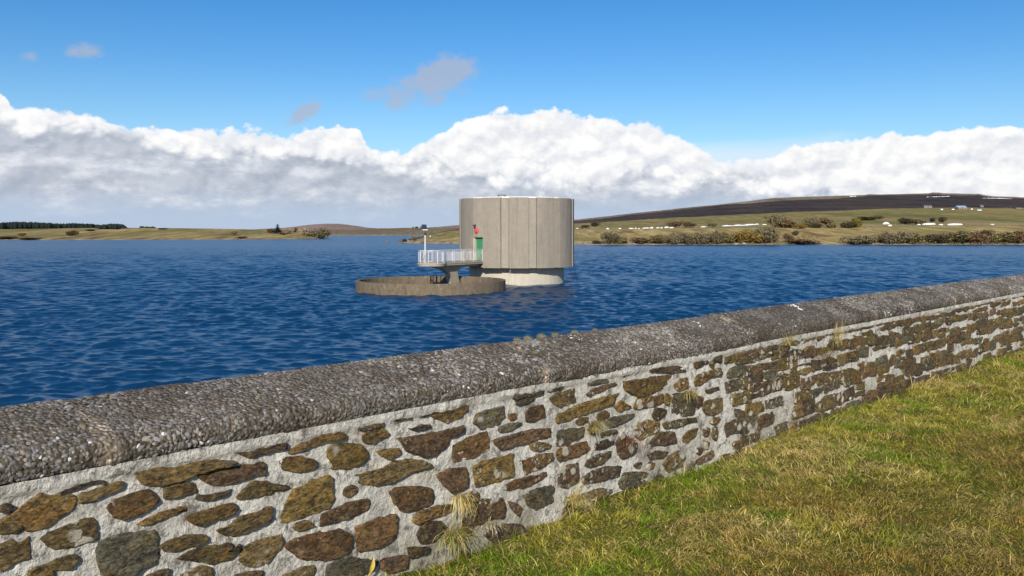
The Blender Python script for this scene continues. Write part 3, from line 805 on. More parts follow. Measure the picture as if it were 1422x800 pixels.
GREEN = np.array([.20,.255,.022]); LGREEN = np.array([.40,.385,.045]); DGREEN = np.array([.09,.17,.008])
STRAW = np.array([.66,.52,.19]); BROWN = np.array([.27,.15,.04]); OLIVE = np.array([.29,.24,.045])
def build_grass():
    def tufts(s0, s1, q0, q1, dens):
        n = int((s1-s0)*(q1-q0)*dens); return rng.uniform(s0, s1, n), rng.uniform(q0, q1, n)
    Vs, Qs, Ts, Cs, off = [], [], [], [], 0
    for (s0, s1, q0, q1, dens, nb, ls) in ((1.0, 9, .02, 3.2, 760, 16, 1), (9, 18, .02, 4.6, 330, 15, 1.3), (-3, 1.0, .02, 2.6, 120, 12, 1.3), (1, 9, 3.2, 5, 120, 12, 1.3), (18, 40, .02, 9, 40, 14, 1.9)):
        s, q = tufts(s0, s1, q0, q1, dens); n = len(s)
        # brownness grows away from the wall and towards the camera side, with patches
        br = np.clip((q-.80)/1.3+(fbm(s*1.1, q*1.1, 3, 91)-.5)*2.2+.05, 0, 1)
        pt = fbm(s*1.9, q*1.9, 4, 95)
        pick = rng.random(n)
        kind = np.where(pick < .10+.50*np.clip((pt-.5)*5, 0, 1)+.10*br, 2, 0)          # straw
        kind = np.where((kind == 0) & (rng.random(n) < .42*br), 3, kind)                # brown
        kind = np.where((kind == 0) & (fbm(s*2.3, q*2.3, 3, 99) > .53), 1, kind)         # fresh/dark green clump
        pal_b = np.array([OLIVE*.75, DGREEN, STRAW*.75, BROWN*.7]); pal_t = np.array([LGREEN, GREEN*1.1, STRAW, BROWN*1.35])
        hh = np.array([.028, .040, .042, .028])[kind]*rng.lognormal(0, .38, n)*ls
        hh *= (1+.7*np.exp(-q/.10))
        idx = np.repeat(np.arange(n), nb); m = len(idx)
        rad = .028*ls
        rs = s[idx]+rng.normal(0, rad, m); rq = np.maximum(q[idx]+rng.normal(0, rad, m), .0)
        root = W(rs, rq, gz(rs, rq)-.006)
        # combed direction shared by neighbours plus scatter
        comb = fbm(s*1.3, q*1.3, 2, 105)*9.0+rng.normal(0, 1.0, n)
        ld = comb[idx]+rng.normal(0, .9, m)
        lean = np.clip(rng.normal(np.where(kind == 2, 1.5, 1.2)[idx], .4, m), .1, 1.75)
        Lg = hh[idx]*rng.uniform(.6, 1.45, m); wd = rng.uniform(.0011, .0022, m)*ls
        jit = rng.lognormal(.20, .22, (m, 1))*(.72+.56*rng.random(n))[idx][:, None]
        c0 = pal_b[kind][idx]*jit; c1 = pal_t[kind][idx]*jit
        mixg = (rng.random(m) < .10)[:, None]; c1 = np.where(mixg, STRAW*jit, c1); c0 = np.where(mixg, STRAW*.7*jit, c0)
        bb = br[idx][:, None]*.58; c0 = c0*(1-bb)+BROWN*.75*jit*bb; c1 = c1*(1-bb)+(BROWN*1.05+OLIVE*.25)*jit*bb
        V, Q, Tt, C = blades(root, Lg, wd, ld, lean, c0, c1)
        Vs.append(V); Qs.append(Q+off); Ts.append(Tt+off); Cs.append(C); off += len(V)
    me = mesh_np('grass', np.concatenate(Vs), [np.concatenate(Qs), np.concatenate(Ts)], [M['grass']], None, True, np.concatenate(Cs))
    tag(link('grass', me), 'short rough turf of green, straw and brown grass beside the stone wall', 'grass', kind='stuff')
build_grass()

def wall_tuft(px, py, h, n, droop, label, colr=STRAW, spread=.03, green=0, out=.02):
    s, z = px2sz(px, py); p0 = W(s, out, z)
    m = n; dirn = math.atan2(-Nn[1], -Nn[0])
    root = np.tile(p0, (m, 1))+rng.normal(0, spread*.4, (m, 3))*np.array([1,1,.6])
    ld = dirn+rng.normal(0, .9, m)
    lean = np.clip(rng.normal(droop, .4, m), .1, 2.9)
    jit = rng.lognormal(0, .25, (m, 1)); c = colr*jit
    gm = (rng.random(m) < green)[:, None]; c = np.where(gm, GREEN*1.1*jit, c)
    V, Q, Tt, C = blades(root-p0, h*rng.uniform(.5, 1.2, m), rng.uniform(.0010, .0020, m), ld, lean, c*.8, c, 1.0)
    me = mesh_np('grass_tuft', V, [Q, Tt], [M['dry']], None, True, C)
    o = link('grass_tuft', me); o.location = p0; tag(o, label, 'grass tuft', 'dry grass tufts growing on the stone wall'); return o
wall_tuft(633, 690, .125, 90, 2.45, 'straw-coloured drooping grass tuft hanging from a joint low on the stone wall')
wall_tuft(617, 744, .13, 220, 1.6, 'largest straw and green mop of grass at the wall foot near the bottom edge', colr=STRAW*.7, spread=.07, green=.3, out=.05)
wall_tuft(676, 729, .085, 80, 1.6, 'small whitish dead grass tuft on a dark stone right of the hanging tuft', np.array([.5,.44,.27]), .05)
wall_tuft(786, 697, .13, 200, 1.35, 'bushy tan grass tuft at the foot of the wall below the vertical mortar seam', STRAW*.85, .07, .12, .05)
wall_tuft(821, 592, .10, 140, 1.7, 'brownish grass tuft growing from a joint halfway up the wall', STRAW*.6, .05, .1)
wall_tuft(951, 545, .09, 70, 1.9, 'thin dry grass tuft on top of a square grey-green stone', STRAW*.7, .03)
wall_tuft(1088, 478, .22, 60, 1.2, 'sparse dry stems growing under the coping over weedy stones', STRAW*.75, .05)
wall_tuft(1152, 478, .24, 40, .5, 'tall thin dry stalks rising against the coping', STRAW*.7, .06, 0, .06)
wall_tuft(1138, 495, .22, 110, 1.6, 'rusty brown weedy tuft spreading below the tall thin stalks', np.array([.24,.15,.05]), .12, .1)
wall_tuft(868, 610, .12, 60, 1.9, 'reddish brown dead weed trailing down a patch of lichen-spotted stones', np.array([.2,.09,.035]), .04)
# fallen leaf lodged in the wall
def leaf():
    s, z = px2sz(508, 784); p0 = W(s, .03, z); b = MB()
    ax = np.array([.35*U[0], .35*U[1], .94]); sd_ = np.array([U[0], U[1], -.2]); nn = np.array([-Nn[0], -Nn[1], 0])
    V = []; k = 9
    for i in range(k+1):
        t = i/k; w = .013*math.sin(math.pi*min(1, t*.96+.02))**.8
        c = ax*(t-.5)*.085+nn*(.014*math.sin(t*3)); V += [c-sd_*w+nn*.006, c, c+sd_*w+nn*.006]
    fs = [[3*i+j, 3*i+j+1, 3*i+j+4, 3*i+j+3] for i in range(k) for j in (0, 1)]
    V = np.array(V); n = len(V); V = np.r_[V, V-nn*.0012]; fs = np.array(fs); b.add(V, [fs, fs[:, ::-1]+n])
    o = b.build('dead_leaf', m_plain('yellow_leaf', (.55,.40,.07), .6, .4, 40), None, True); o.location = p0
    tag(o, 'curled yellow dead leaf lodged between stones at the bottom of the wall', 'leaf')
leaf()
# moss cushions on the coping's crest
def moss():
    m_ = m_plain('grey_green_moss', (.13,.125,.07), 1, .45, 90, bump=.01)
    base = None
    lab = ['leftmost of the row of grey-green moss cushions on the coping crest', 'round moss cushion second from the left on the coping crest', 'broad low moss cushion in the middle of the crest row', 'moss cushion beside brown dead moss on the coping crest', 'moss cushion just left of the white lichen splash on the coping', 'isolated moss cushion right of the white lichen splash', 'small ochre moss cushion lower down the coping face', 'tiny moss tuft on the coping face above the mortar joint', 'moss cushion high on the coping left of the far white splashes']
    for i, (px, py, r) in enumerate([(718,470,.032),(733,467,.04),(752,464,.045),(771,462,.034),(798,458,.036),(826,454,.026),(743,490,.028),(757,480,.022),(988,435,.028)]):
        ss, tt = spot_world(px, py); x, z, nx, nz = profile(np.array([tt])); 
        p = W(ss, x[0], z[0]); v = ico3.copy(); nn = 1+.35*(fbm(v[:,0]*3+i, v[:,1]*3+v[:,2]*2, 3, i)-.5)
        v = v*nn[:, None]*r*.8; v[:,2] *= .62
        o = link('moss_cushion', mesh_np('moss_cushion', v, [ico3F], [m_])); o.location = p
        tag(o, lab[i], 'moss', 'moss cushions on the wall coping')
moss()

# ------------------------------------------------------------------ water
WSLOPE = .25
def build_water():
    r = np.r_[np.geomspace(3, 11.8, 12), np.exp(np.arange(math.log(12), math.log(330), .0029)), np.geomspace(335, 9000, 60)]
    a = np.radians(np.r_[np.linspace(-180, -42, 40)[:-1], np.arange(-42, 42.01, .10), np.linspace(42, 180, 40)[1:]])
    Rg, A = np.meshgrid(r, a, indexing='ij')
    X = Rg*np.sin(A); Y = Rg*np.cos(A); dr = np.maximum(np.gradient(r)[:, None], Rg*np.gradient(a)[None]*.8)
    z = np.zeros(Rg.shape); hx = np.zeros(Rg.shape); hy = np.zeros(Rg.shape)
    gust = np.clip(.55+1.0*(fbm(X/34+50, Y/22+50, 3, 121)), .5, 1.5)
    q = np.random.default_rng(5); N = 84
    near = (r < 420); ii = slice(0, int(near.sum()))
    for k in range(N):
        lam = math.exp(q.uniform(math.log(.33), math.log(3.1))); th = q.normal(R(97), R(33)); kk = 2*math.pi/lam
        amp = WSLOPE*math.sqrt(2/N)/kk*(1.0 if lam < 1.3 else .72 if lam < 2.6 else .55)
        att = np.clip(lam/(2.2*dr[ii])-.9, 0, 1)*gust[ii]
        ph = kk*(math.cos(th)*X[ii]+math.sin(th)*Y[ii])+q.uniform(0, 6.28)
        z[ii] += amp*att*np.cos(ph); sn = amp*att*np.sin(ph)*.8; hx[ii] -= math.cos(th)*sn; hy[ii] -= math.sin(th)*sn
    z = np.where(Rg < 11.9, 0, z)
    V = np.stack([X+hx, Y+hy, WATER+z], -1).reshape(-1, 3)
    tag(link('water', mesh_np('water', V, [grid_faces(len(r), len(a))[:, ::-1]], [m_water()])), kind='structure')
build_water()

# ------------------------------------------------------------------ intake tower
TX, TY, RD, RS = .47, 86.5, 5.73, 4.71
DT, DB = 5.0, -1.66
def pol(ang, r):                           # ang: degrees to the right of the direction facing the dam
    a = R(ang); return np.array([r*math.sin(a), -r*math.cos(a)])
tower = empty('intake_tower', (TX, TY, WATER), 'round grey-brown concrete valve tower with vertical ribs and a green door standing in the lake', 'tower')
def tb(b, name, mats, smooth=False, parent=None):
    return b.build(name, mats, parent or tower, smooth)
Z = lambda z: z-WATER
def sector(a0, a1, r0, r1, z0, z1, n=6):
    aa = np.linspace(a0, a1, n+1); P = [pol(a, r1) for a in aa]+[pol(a, r0) for a in aa[::-1]]
    return MB().prism(P, Z(z0), Z(z1))
br = [(-48.5,-34.6,'n'),(-34.6,-15.3,'w'),(-15.3,-7.7,'n'),(-7.7,11.3,'w'),(11.3,18.7,'n'),(18.7,38.2,'w'),(38.2,44.8,'n'),(44.8,66.3,'w'),(66.3,73.6,'n'),(73.6,93,'w'),(93,100.4,'n'),(100.4,120,'w'),(120,127.4,'n'),(127.4,147,'w'),(147,154.4,'n'),(154.4,174,'w'),(174,181.4,'n'),(181.4,201,'w'),(201,208.4,'n'),(208.4,228,'w'),(228,235.4,'n'),(235.4,256,'w'),(256,263.4,'n'),(263.4,281,'w'),(281,288.7,'n'),(288.7,311.5,'w')]
for a0, a1, k in br:
    g = .26
    r1 = RD if k == 'w' else RD-.075
    if (a0, a1) == (-48.5, -34.6):
        b = sector(a0+g, a1-g, RD-.62, RD-.07, 1.24, DT-.02)
    elif k == 'w': b = sector(a0+g, a1-g, RD-.35, r1, DB, DT, 8)
    else: b = sector(a0+g*.6, a1-g*.6, RD-.35, r1, DB+.02, DT-.04, 4)
    tb(b, 'facade_panel', M['drum'] if k == 'w' else M['rib'])
b = MB(); P = [pol(a, RD-.64) for a in np.linspace(0, 360, 73)[:-1]]; b.prism(P, Z(DB+.02), Z(DT-.12)); tb(b, 'drum_core', M['pier'])
b = MB(); P = [pol(a, RD-.05) for a in np.linspace(0, 360, 73)[:-1]]; b.prism(P, Z(DB+.14), Z(DB+.34)); 
# sections either side of the doorway
b = sector(-48.4, -46.6, RD-.64, RD-.12, -1.0, 1.25, 2); tb(b, 'door_reveal', M['stem'])  # left reveal: its sunlit look put into a paler concrete
b = sector(-35.2, -34.5, RD-.64, RD-.12, -1.0, 1.25, 2); tb(b, 'door_reveal', M['drum'])
b = sector(-48.5, -34.6, RD-.64, RD-.10, DB+.05, -1.0, 6); tb(b, 'door_sill', M['drum'])
b = sector(-46.4, -34.9, RD-.60, RD-.36, -1.0, 1.22, 6); door = tb(b, 'door', M['green'])
b = MB(); p = pol(-44.6, RD-.33); b.tube([(p[0], p[1], Z(-.02)), (p[0]*.985, p[1]*.985, Z(-.02))], .03); b.tube([(p[0]*.99, p[1]*.99, Z(-.02)), (p[0]*.99+.12, p[1]*.99-.1, Z(-.03))], .015)
b.build('handle', M['galv'], door)
# stem and soffit, roof
b = MB(); P = [pol(a, RS) for a in np.linspace(0, 360, 97)[:-1]]; b.prism(P, -2.5, Z(DB+.01)); tb(b, 'stem', M['stem'])
b = MB(); P = [pol(a, RD-.3) for a in np.linspace(0, 360, 73)[:-1]]; n = len(P)
b.prism(P, Z(DT-.14), Z(DT+.03))
ap = np.array([[*pol(a, RD-.55), Z(DT+.07)] for a in np.linspace(0, 360, 73)[:-1]]); bp = np.array([[*pol(a, RD-.55), Z(DT+.03)] for a in np.linspace(0, 360, 73)[:-1]])
cen_ = np.array([[0, 0, Z(DT+.24)]])
b.add(np.r_[bp, ap, cen_], [[[i, (i+1)%n, n+(i+1)%n, n+i] for i in range(n)], [[n+i, n+(i+1)%n, 2*n] for i in range(n)]])
tb(b, 'roof', M['roof'])
b = MB(); c = np.array([-1.45, -3.2]); zt = Z(DT+.30)
b.box((*c, zt), (.85, .5, .05)); b.box((c[0]-.3, c[1], zt-.16), (.06, .06, .3)); b.box((c[0]+.3, c[1], zt-.16), (.06, .06, .3)); tb(b, 'roof_vent', M['dark'])
# flood lamp and red bell above the door
p = pol(-43.5, RD-.02); zl = Z(2.42); tdir = pol(-43.5, 1)
b = MB(); b.tube([(*(p-tdir*.12), zl), (*(p+tdir*.16), zl)], .03); b.box((*(p+tdir*.2), zl-.06), (.2, .2, .16), R(-43.5), 0, .7); tb(b, 'lamp', M['black'])
b = MB(); p = pol(-42.8, RD-.08); zb = Z(1.86); b.tube([(*p, zb), (*(p+tdir*.05), zb), (*(p+tdir*.12), zb), (*(p+tdir*.15), zb)], [.27, .27, .2, .06], 20); tb(b, 'alarm_bell', M['red'], True)
b = MB(); q0 = pol(72, 5.3); q1 = pol(80, 6.2)
b.tube([(*q0, Z(DB+.05)), (*(q0*.6+q1*.4+np.array([0, 0])), Z(DB-.75)), (*q1, Z(-3.4))], .02, 6); tb(b, 'cable', M['dark'])
# pour joints of the stem
b = MB()
for a in (-30, 5, 36):
    p = pol(a, RS+.004); b = MB(); b.box((*p, (Z(DB)+0)/2-.1), (.03, .012, Z(DB)-.1), R(a)); tb(b, 'stem_joint', M['pier'])

# ------------------------------------------------------------------ walkway: deck, pier, railings (a thing beside the tower)
P0 = pol(-42.3, 5.25); PC = np.array([-7.05-TX, 75.9-TY]); ax = (PC-P0)/np.linalg.norm(PC-P0); tx = np.array([-ax[1], ax[0]])      # outward, and sideways
if tx[0] < 0: tx = -tx                                            # tx points right/front
walk = empty('viewing_walkway', (TX, TY, WATER), 'cantilevered concrete walkway with white railings and a rounded end in front of the green door', 'walkway')
DZ = -1.0; HW = .68; RC = 5.25+float(np.linalg.norm(PC-P0)); RP = 1.2
def rt(r, t): return P0+ax*(r-5.25)+tx*t
th0 = math.asin(HW/RP); rj = RC-RP*math.cos(th0)
arc = [rt(RC-RP*math.cos(a), RP*math.sin(a)) for a in np.linspace(th0, 2*math.pi-th0, 33)]
def outline(grow=0.0):
    arc = [rt(RC-(RP+grow)*math.cos(a), (RP+grow)*math.sin(a)) for a in np.linspace(th0, 2*math.pi-th0, 33)]
    P = [rt(5.25, HW+grow)]+arc[:]+[rt(5.25, -HW-grow)]
    return np.array(P)
def ccw(P):
    x, y = P[:,0], P[:,1]; return P if (x*np.roll(y,-1)-np.roll(x,-1)*y).sum() > 0 else P[::-1]
b = MB(); b.prism(ccw(outline()), Z(DZ-.24), Z(DZ)); b.prism(ccw(outline(.05)), Z(DZ-.10), Z(DZ+.035)); deck = b.build('deck', M['deck'], walk)
# pier with its haunch, a shape in the plane of the walkway
prf = [(5.3,-1.24),(13.3,-1.24),(13.1,-1.34),(12.4,-1.45),(11.7,-1.58),(11.2,-1.76),(10.75,-2.05),(10.0,-3.6),(8.65,-3.6),(9.35,-2.0),(9.2,-1.75),(8.9,-1.55),(8.4,-1.47),(5.3,-1.47)]
b = MB(); hw = .2; n = len(prf)
V = [[*rt(r, hw), Z(z)] for r, z in prf]+[[*rt(r, -hw), Z(z)] for r, z in prf]
tri = [[i, (i+1)%n, n+(i+1)%n, n+i] for i in range(n)]
b.add(V, [tri])
def ear(prf):                                    # triangulate the outline
    from mathutils.geometry import tessellate_polygon
    return [list(t) for t in tessellate_polygon([[Vector((r, z, 0)) for r, z in prf]])]
tt_ = ear(prf); b.add(V, [tt_]); b.add(V, [[[n+i for i in t[::-1]] for t in tt_]])
pier = b.build('pier', M['pier'], walk)
# railing path: along the front side, round the end, back along the far side
path = np.array([rt(5.8, HW-.04)]+[rt(RC-(RP-.05)*math.cos(a), (RP-.05)*math.sin(a)) for a in np.linspace(th0, 2*math.pi-th0, 33)]+[rt(5.8, -HW+.04)])
dd = np.r_[0, np.cumsum(np.linalg.norm(np.diff(path, axis=0), axis=1))]
pp = lambda d: np.array([np.interp(d, dd, path[:,0]), np.interp(d, dd, path[:,1])])
b = MB()
for zz, r_ in ((1.10, .032), (1.00, .016), (.14, .018)): b.tube([(*pp(d), Z(DZ+zz)) for d in np.linspace(0, dd[-1], 60)], r_, 6)
rail = b.build('railing', M['galv'], walk)
b = MB()
for d in np.arange(.06, dd[-1], .105): b.box((*pp(d), Z(DZ+.57)), (.013, .013, .86))
bal = b.build('balusters', M['galv'], rail)
post = MB().box((0, 0, .56), (.055, .055, 1.1)).mesh('post', [M['galv']])
Lf = dd[1]; 
for d in list(np.linspace(0.02, Lf, 5))+list(np.linspace(Lf, dd[-2], 8)[1:-1])+list(np.linspace(dd[-2], dd[-1]-.02, 5)):
    o = link('post', post, rail); o.location = (*pp(d), Z(DZ))
# solar lamp on the rounded end: stands on the deck, a thing of its own
lp = at(590.4, 340, 75.9); lamp = empty('solar_lamp_post', (lp[0], lp[1], DZ), 'white pole with a tilted solar panel and lamp on the rounded end of the walkway', 'lamp post')
b = MB(); b.tube([(0,0,0),(0,0,.06)], .16, 16); b.tube([(0,0,.05),(0,0,2.45)], .075, 14); b.build('pole', M['galv'], lamp, False)
b = MB(); b.tube([(0,0,2.45),(0,0,2.95)], .03, 8); b.build('bracket', M['dark'], lamp)
b = MB(); b.tube([(0.02,-.02,2.48),(0.02,-.02,2.56),(0.02,-.02,2.66),(.02,-.02,2.72)], [.07,.11,.11,.05], 12); b.build('lamp_head', M['black'], lamp, True)
b = MB(); b.box((.02, 0, 2.93), (.44, .36, .06)); b.build('junction_box', M['white'], lamp)
b = MB(); hw_ = .21
q = np.array([[-hw_-.05,-.22,3.0],[hw_-.02,-.22,2.98],[hw_-.12,.16,3.36],[-hw_-.12,.16,3.38]]); b.add(np.r_[q, q+np.array([0,.03,.03])], [[[0,1,2,3],[7,6,5,4],[0,4,5,1],[1,5,6,2],[2,6,7,3],[3,7,4,0]]]); b.build('solar_panel', M['blue'], lamp)

# ------------------------------------------------------------------ bellmouth ring
RX, RY, RR, RZ = -7.0, 74.8, 6.45, -2.31
ring = empty('spillway_ring', (RX, RY, WATER), 'low round weathered concrete overflow ring rising from the water in front of the tower', 'spillway')
def ring_part():
    n = 144; a = np.linspace(0, 2*np.pi, n, endpoint=False)
    # outside, lip, inside, funnel floor
    pr = [(RR+.02, -2.2), (RR, .35), (RR-.01, .89), (RR-.04, .92), (RR-.30, .92), (RR-.34, .89), (RR-.36, -.1), (RR-1.4, -1.2), (RR-3.2, -3.6)]
    V = []; 
    for r, z in pr:
        wob = 1+.0008*rng.normal(size=n); V.append(np.stack([r*wob*np.sin(a), -r*wob*np.cos(a), np.full(n, z)+(rng.normal(0, .008, n) if z > .85 else 0)], -1))
    V = np.concatenate(V); k = len(pr); j = np.arange(n); f = []
    for i in range(k-1): f.append(np.stack([i*n+j, i*n+(j+1)%n, (i+1)*n+(j+1)%n, (i+1)*n+j], -1))
    f = np.concatenate(f)
    # the narrow notch in the back wall
    return mesh_np('ring_wall', V, [f], [M['ring']], None, False)
link('ring_wall', ring_part(), ring)
for aa, w_, h_ in ((180-8, .10, .86), (180-14, .3, .40)):
    a = R(aa); p = np.array([math.sin(a), -math.cos(a)])*(RR-.37); b = MB(); b.box((p[0], p[1], .02+h_/2), (w_, .05, h_), R(aa)); b.build('slot', M['dark'], ring)

# ------------------------------------------------------------------ land beyond the water
S_ = (1,.2,1)
M['tan'] = m_land('tan_moor_grass', [(.3,(.17,.135,.05)),(.5,(.30,.225,.09)),(.68,(.42,.30,.135))], .045, [((.17,.16,.05), .03, .50, .62, S_), ((.11,.065,.04), .06, .56, .66, S_)], 8, S_)
M['field'] = m_land('low_field', [(.3,(.27,.20,.08)),(.5,(.37,.275,.11)),(.68,(.34,.25,.095))], .06, [((.21,.19,.06), .04, .52, .64, S_), ((.20,.11,.055), .07, .57, .67, S_)], 8, S_)
M['greenf'] = m_land('green_pasture', [(.3,(.17,.155,.048)),(.5,(.235,.19,.066)),(.68,(.30,.225,.092))], .03, [((.30,.20,.095), .03, .54, .66, S_), ((.125,.13,.042), .025, .55, .66, S_)], 8, S_)
M['moor'] = m_land('dark_heather', [(.3,(.032,.025,.023)),(.5,(.056,.042,.037)),(.68,(.09,.06,.047))], .02, [((.12,.062,.042), .015, .55, .68, S_), ((.05,.052,.032), .03, .54, .66, S_)], 8, S_)
M['ridge'] = m_land('pale_ridge_grass', [(.3,(.10,.075,.05)),(.5,(.20,.155,.10)),(.7,(.28,.23,.155))], .012, stretch=S_)
M['pink'] = m_land('far_hazed_moor', [(.3,(.21,.145,.12)),(.5,(.27,.185,.155)),(.7,(.32,.23,.19))], .006, stretch=(1,.2,1))  # pale moor grass, with the haze of distance put into the colour
M['farland'] = m_land('far_olive_land', [(.3,(.15,.115,.075)),(.5,(.19,.15,.085)),(.7,(.235,.185,.10))], .008, [((.10,.085,.06), .006, .52, .62, (1,.2,1))], stretch=(1,.2,1))
M['shore'] = m_land('stony_shore', [(.3,(.16,.12,.08)),(.5,(.26,.20,.135)),(.7,(.34,.27,.19))], .2)
def shoreY(y): return (EYE-WATER)*F/(np.asarray(y, float)-HY)
def land(name, pxs, rows, mats, rough=.6, seed=0, sub=6):
    """rows: list of (Y(px) , z(px), material index of strip that starts here)"""
    Ys, Zs, ms = [], [], []
    for i in range(len(rows)-1):
        Y0, z0, m0 = rows[i]; Y1, z1, _ = rows[i+1]
        for k in range(sub):
            t = k/sub; Ys.append(Y0+(Y1-Y0)*t); Zs.append(z0+(z1-z0)*t); ms.append(m0)
    Ys.append(rows[-1][0]); Zs.append(rows[-1][1])
    Y = np.array(Ys); z = np.array(Zs); X = (pxs[None]-CX)/F*Y
    nz = (fbm(X/22, Y/30, 4, seed)-.5)*rough; fade = np.ones(len(Ys)); fade[:sub+1] = np.linspace(0, .5, sub+1)
    z = z+nz*fade[:, None]
    V = np.stack([X, Y, z], -1).reshape(-1, 3)
    fm = np.repeat(ms, len(pxs)-1)
    o = link(name, mesh_np(name, V, [grid_faces(len(Ys), len(pxs))], mats, fm, True)); tag(o, kind='structure')
    from mathutils.interpolate import poly_3d_calc
    return (Y, z)
def zz(px_y, Y): return EYE+(HY-px_y)/F*Y
LANDS = {}
# left land
pxs = np.arange(-260, 459.1, 2.0)
sy = interp(pxs, [(-260,334),(0,333.6),(200,333.3),(340,333),(400,332.4),(440,331.6),(459,331)]); Ysh = shoreY(sy)
cr = interp(pxs, [(-260,318),(0,318.6),(60,317.6),(130,316.2),(200,316.4),(250,317),(330,318.2),(380,319.4),(420,321.5),(445,326.5),(459,330.6)])
Yc = Ysh+interp(pxs, [(-260,210),(400,170),(459,20)])
LANDS['left'] = land('shore_land', pxs, [(Ysh-8, np.full(pxs.shape, WATER-.6), 0), (Ysh+1, np.full(pxs.shape, WATER+.12), 0), (Ysh+6, np.full(pxs.shape, WATER+.7), 1), ((Ysh+Yc)/2, zz((sy*.42+cr*.58), (Ysh+Yc)/2), 1), (Yc, zz(cr, Yc), 1), (Yc+260, zz(cr, Yc)-1.5, 1), (Yc+330, np.full(pxs.shape, WATER-2), 1)], [M['shore'], M['tan']], .8, 1)
# far shore and pink hill
pxs = np.arange(300, 700, 2.0); k = np.ones(pxs.shape)
c2 = interp(pxs, [(300,321),(440,320),(470,319),(510,318.4),(530,317),(560,316.6),(600,316.6),(650,315.5),(700,315)])
land('far_shore', pxs, [(1385*k, WATER-.5*k, 0), (1398*k, WATER+.3*k, 0), (1440*k, zz(325.3, 1440)*k, 1), (1850*k, zz(c2, 1850), 1), (2200*k, zz(c2, 1850)-4, 1)], [M['shore'], M['farland']], 1.0, 2)
pxs = np.arange(250, 760, 2.0); k = np.ones(pxs.shape)
c3 = interp(pxs, [(250,321),(340,319),(380,317.3),(400,316),(420,313.3),(440,311.2),(455,310.5),(470,310.6),(490,313),(510,316),(535,318),(590,316.5),(620,314),(650,311.6),(700,309),(760,307)])
land('far_hill', pxs, [(2300*k, WATER*k, 0), (2500*k, zz(320, 2500)*k, 0), (3300*k, zz(c3, 3300), 0), (3900*k, WATER*k, 0)], [M['pink']], 2.0, 3)
# right-hand shore, fields and moor
pxs = np.r_[np.arange(549, 800, 2.0), np.arange(800, 1900, 3.0)]
sy = interp(pxs, [(549,337),(575,338),(600,338.6),(650,339.4),(720,340),(1900,340)]); Ysh = shoreY(sy)
f1 = interp(pxs, [(549,336.6),(556,335.6),(566,334),(585,333.4),(600,332.6),(620,331),(640,328.8),(700,324),(800,320),(900,318.4),(1000,316.6),(1100,316),(1200,315),(1300,313.6),(1422,312.4),(1900,310)])
Y1 = Ysh+interp(pxs, [(549,6),(580,35),(640,70),(800,125),(1900,140)])
f2 = interp(pxs, [(549,336.4),(556,335),(566,333.3),(580,331),(590,328.5),(600,325.5),(620,321.5),(650,317.5),(700,315),(800,310.6),(850,307.6),(950,301.8),(1050,296.8),(1100,294.4),(1250,289.2),(1340,288.4),(1422,289),(1900,292)])
Y2 = Y1+interp(pxs, [(549,8),(580,60),(640,300),(800,430),(1900,430)])
f3 = interp(pxs, [(549,336),(566,332.5),(590,327.5),(600,324.5),(620,320),(650,315),(700,311),(797,305.3),(846,300),(883,295.6),(940,289.8),(996,284.2),(1024,281),(1036,279.9),(1058,277.2),(1075,275),(1111,273.5),(1167,272),(1200,270.9),(1206,269.6),(1213,269.8),(1224,270.2),(1260,269.2),(1290,268.6),(1294,267.5),(1304,267.5),(1310,268.4),(1341,269.2),(1354,269.6),(1359,269),(1367,271),(1380,272.8),(1408,273.4),(1422,274.2),(1500,279),(1900,290)])
Y3 = Y2+interp(pxs, [(549,10),(580,120),(640,700),(800,1000),(1900,1100)])
fr = f3+interp(pxs, [(549,.1),(800,3),(1000,1.5),(1075,4.5),(1160,3.5),(1220,1.2),(1300,2.6),(1422,1.5),(1900,1)])
rows = [(Ysh-6, np.full(pxs.shape, WATER-.6), 0), (Ysh+.5, np.full(pxs.shape, WATER+.12), 0), (Ysh+4, np.minimum(np.full(pxs.shape, WATER+.8), zz(f1, Y1)), 1), ((Ysh+Y1)/2, zz(sy*.5+f1*.5-.6, (Ysh+Y1)/2), 1), (Y1, zz(f1, Y1), 2), ((Y1+Y2)/2, zz(f1*.47+f2*.53, (Y1+Y2)/2), 2), (Y2, zz(f2, Y2), 3), ((Y2*.4+Y3*.6), zz(f2*.38+f3*.62, (Y2*.4+Y3*.6)), 3), (Y2*.15+Y3*.85, zz(fr, Y2*.15+Y3*.85), 4), (Y3, zz(f3, Y3), 4), (Y3+500, zz(f3, Y3)-25, 4)]
land('hills', pxs, rows, [M['shore'], M['field'], M['greenf'], M['moor'], M['ridge']], 1.3, 4, 8)
RL = (pxs, rows)

# ------------------------------------------------------------------ bushes and trees
def leafmat(name, c, var=.35):
    t = NT(name); v = t.coord(); n = t.noise(v, 3.5, 4, .7)
    g = t.n('ObjectInfo').outputs['Random']
    cc = t.mix(1, c, t.ramp(n, [(.3, 1-var), (.7, 1+var)]), 'MULTIPLY')
    cc = t.mix(1, cc, t.ramp(g, [(0, .8), (1, 1.2)]), 'MULTIPLY')
    return t.out(cc, .95, None, .1)
L = dict(grey=leafmat('bare_willow_twigs', (.155,.128,.074)), olive=leafmat('olive_scrub', (.165,.14,.06)), gorse=leafmat('gorse', (.23,.155,.04)), rusty=leafmat('rusty_scrub', (.165,.105,.058)), dark=leafmat('dark_scrub', (.085,.070,.038)), fir=leafmat('conifer_needles', (.016,.024,.021)), pale=leafmat('pale_bare_twigs', (.28,.215,.145)), yellow=leafmat('yellow_green_gorse', (.19,.16,.03)))
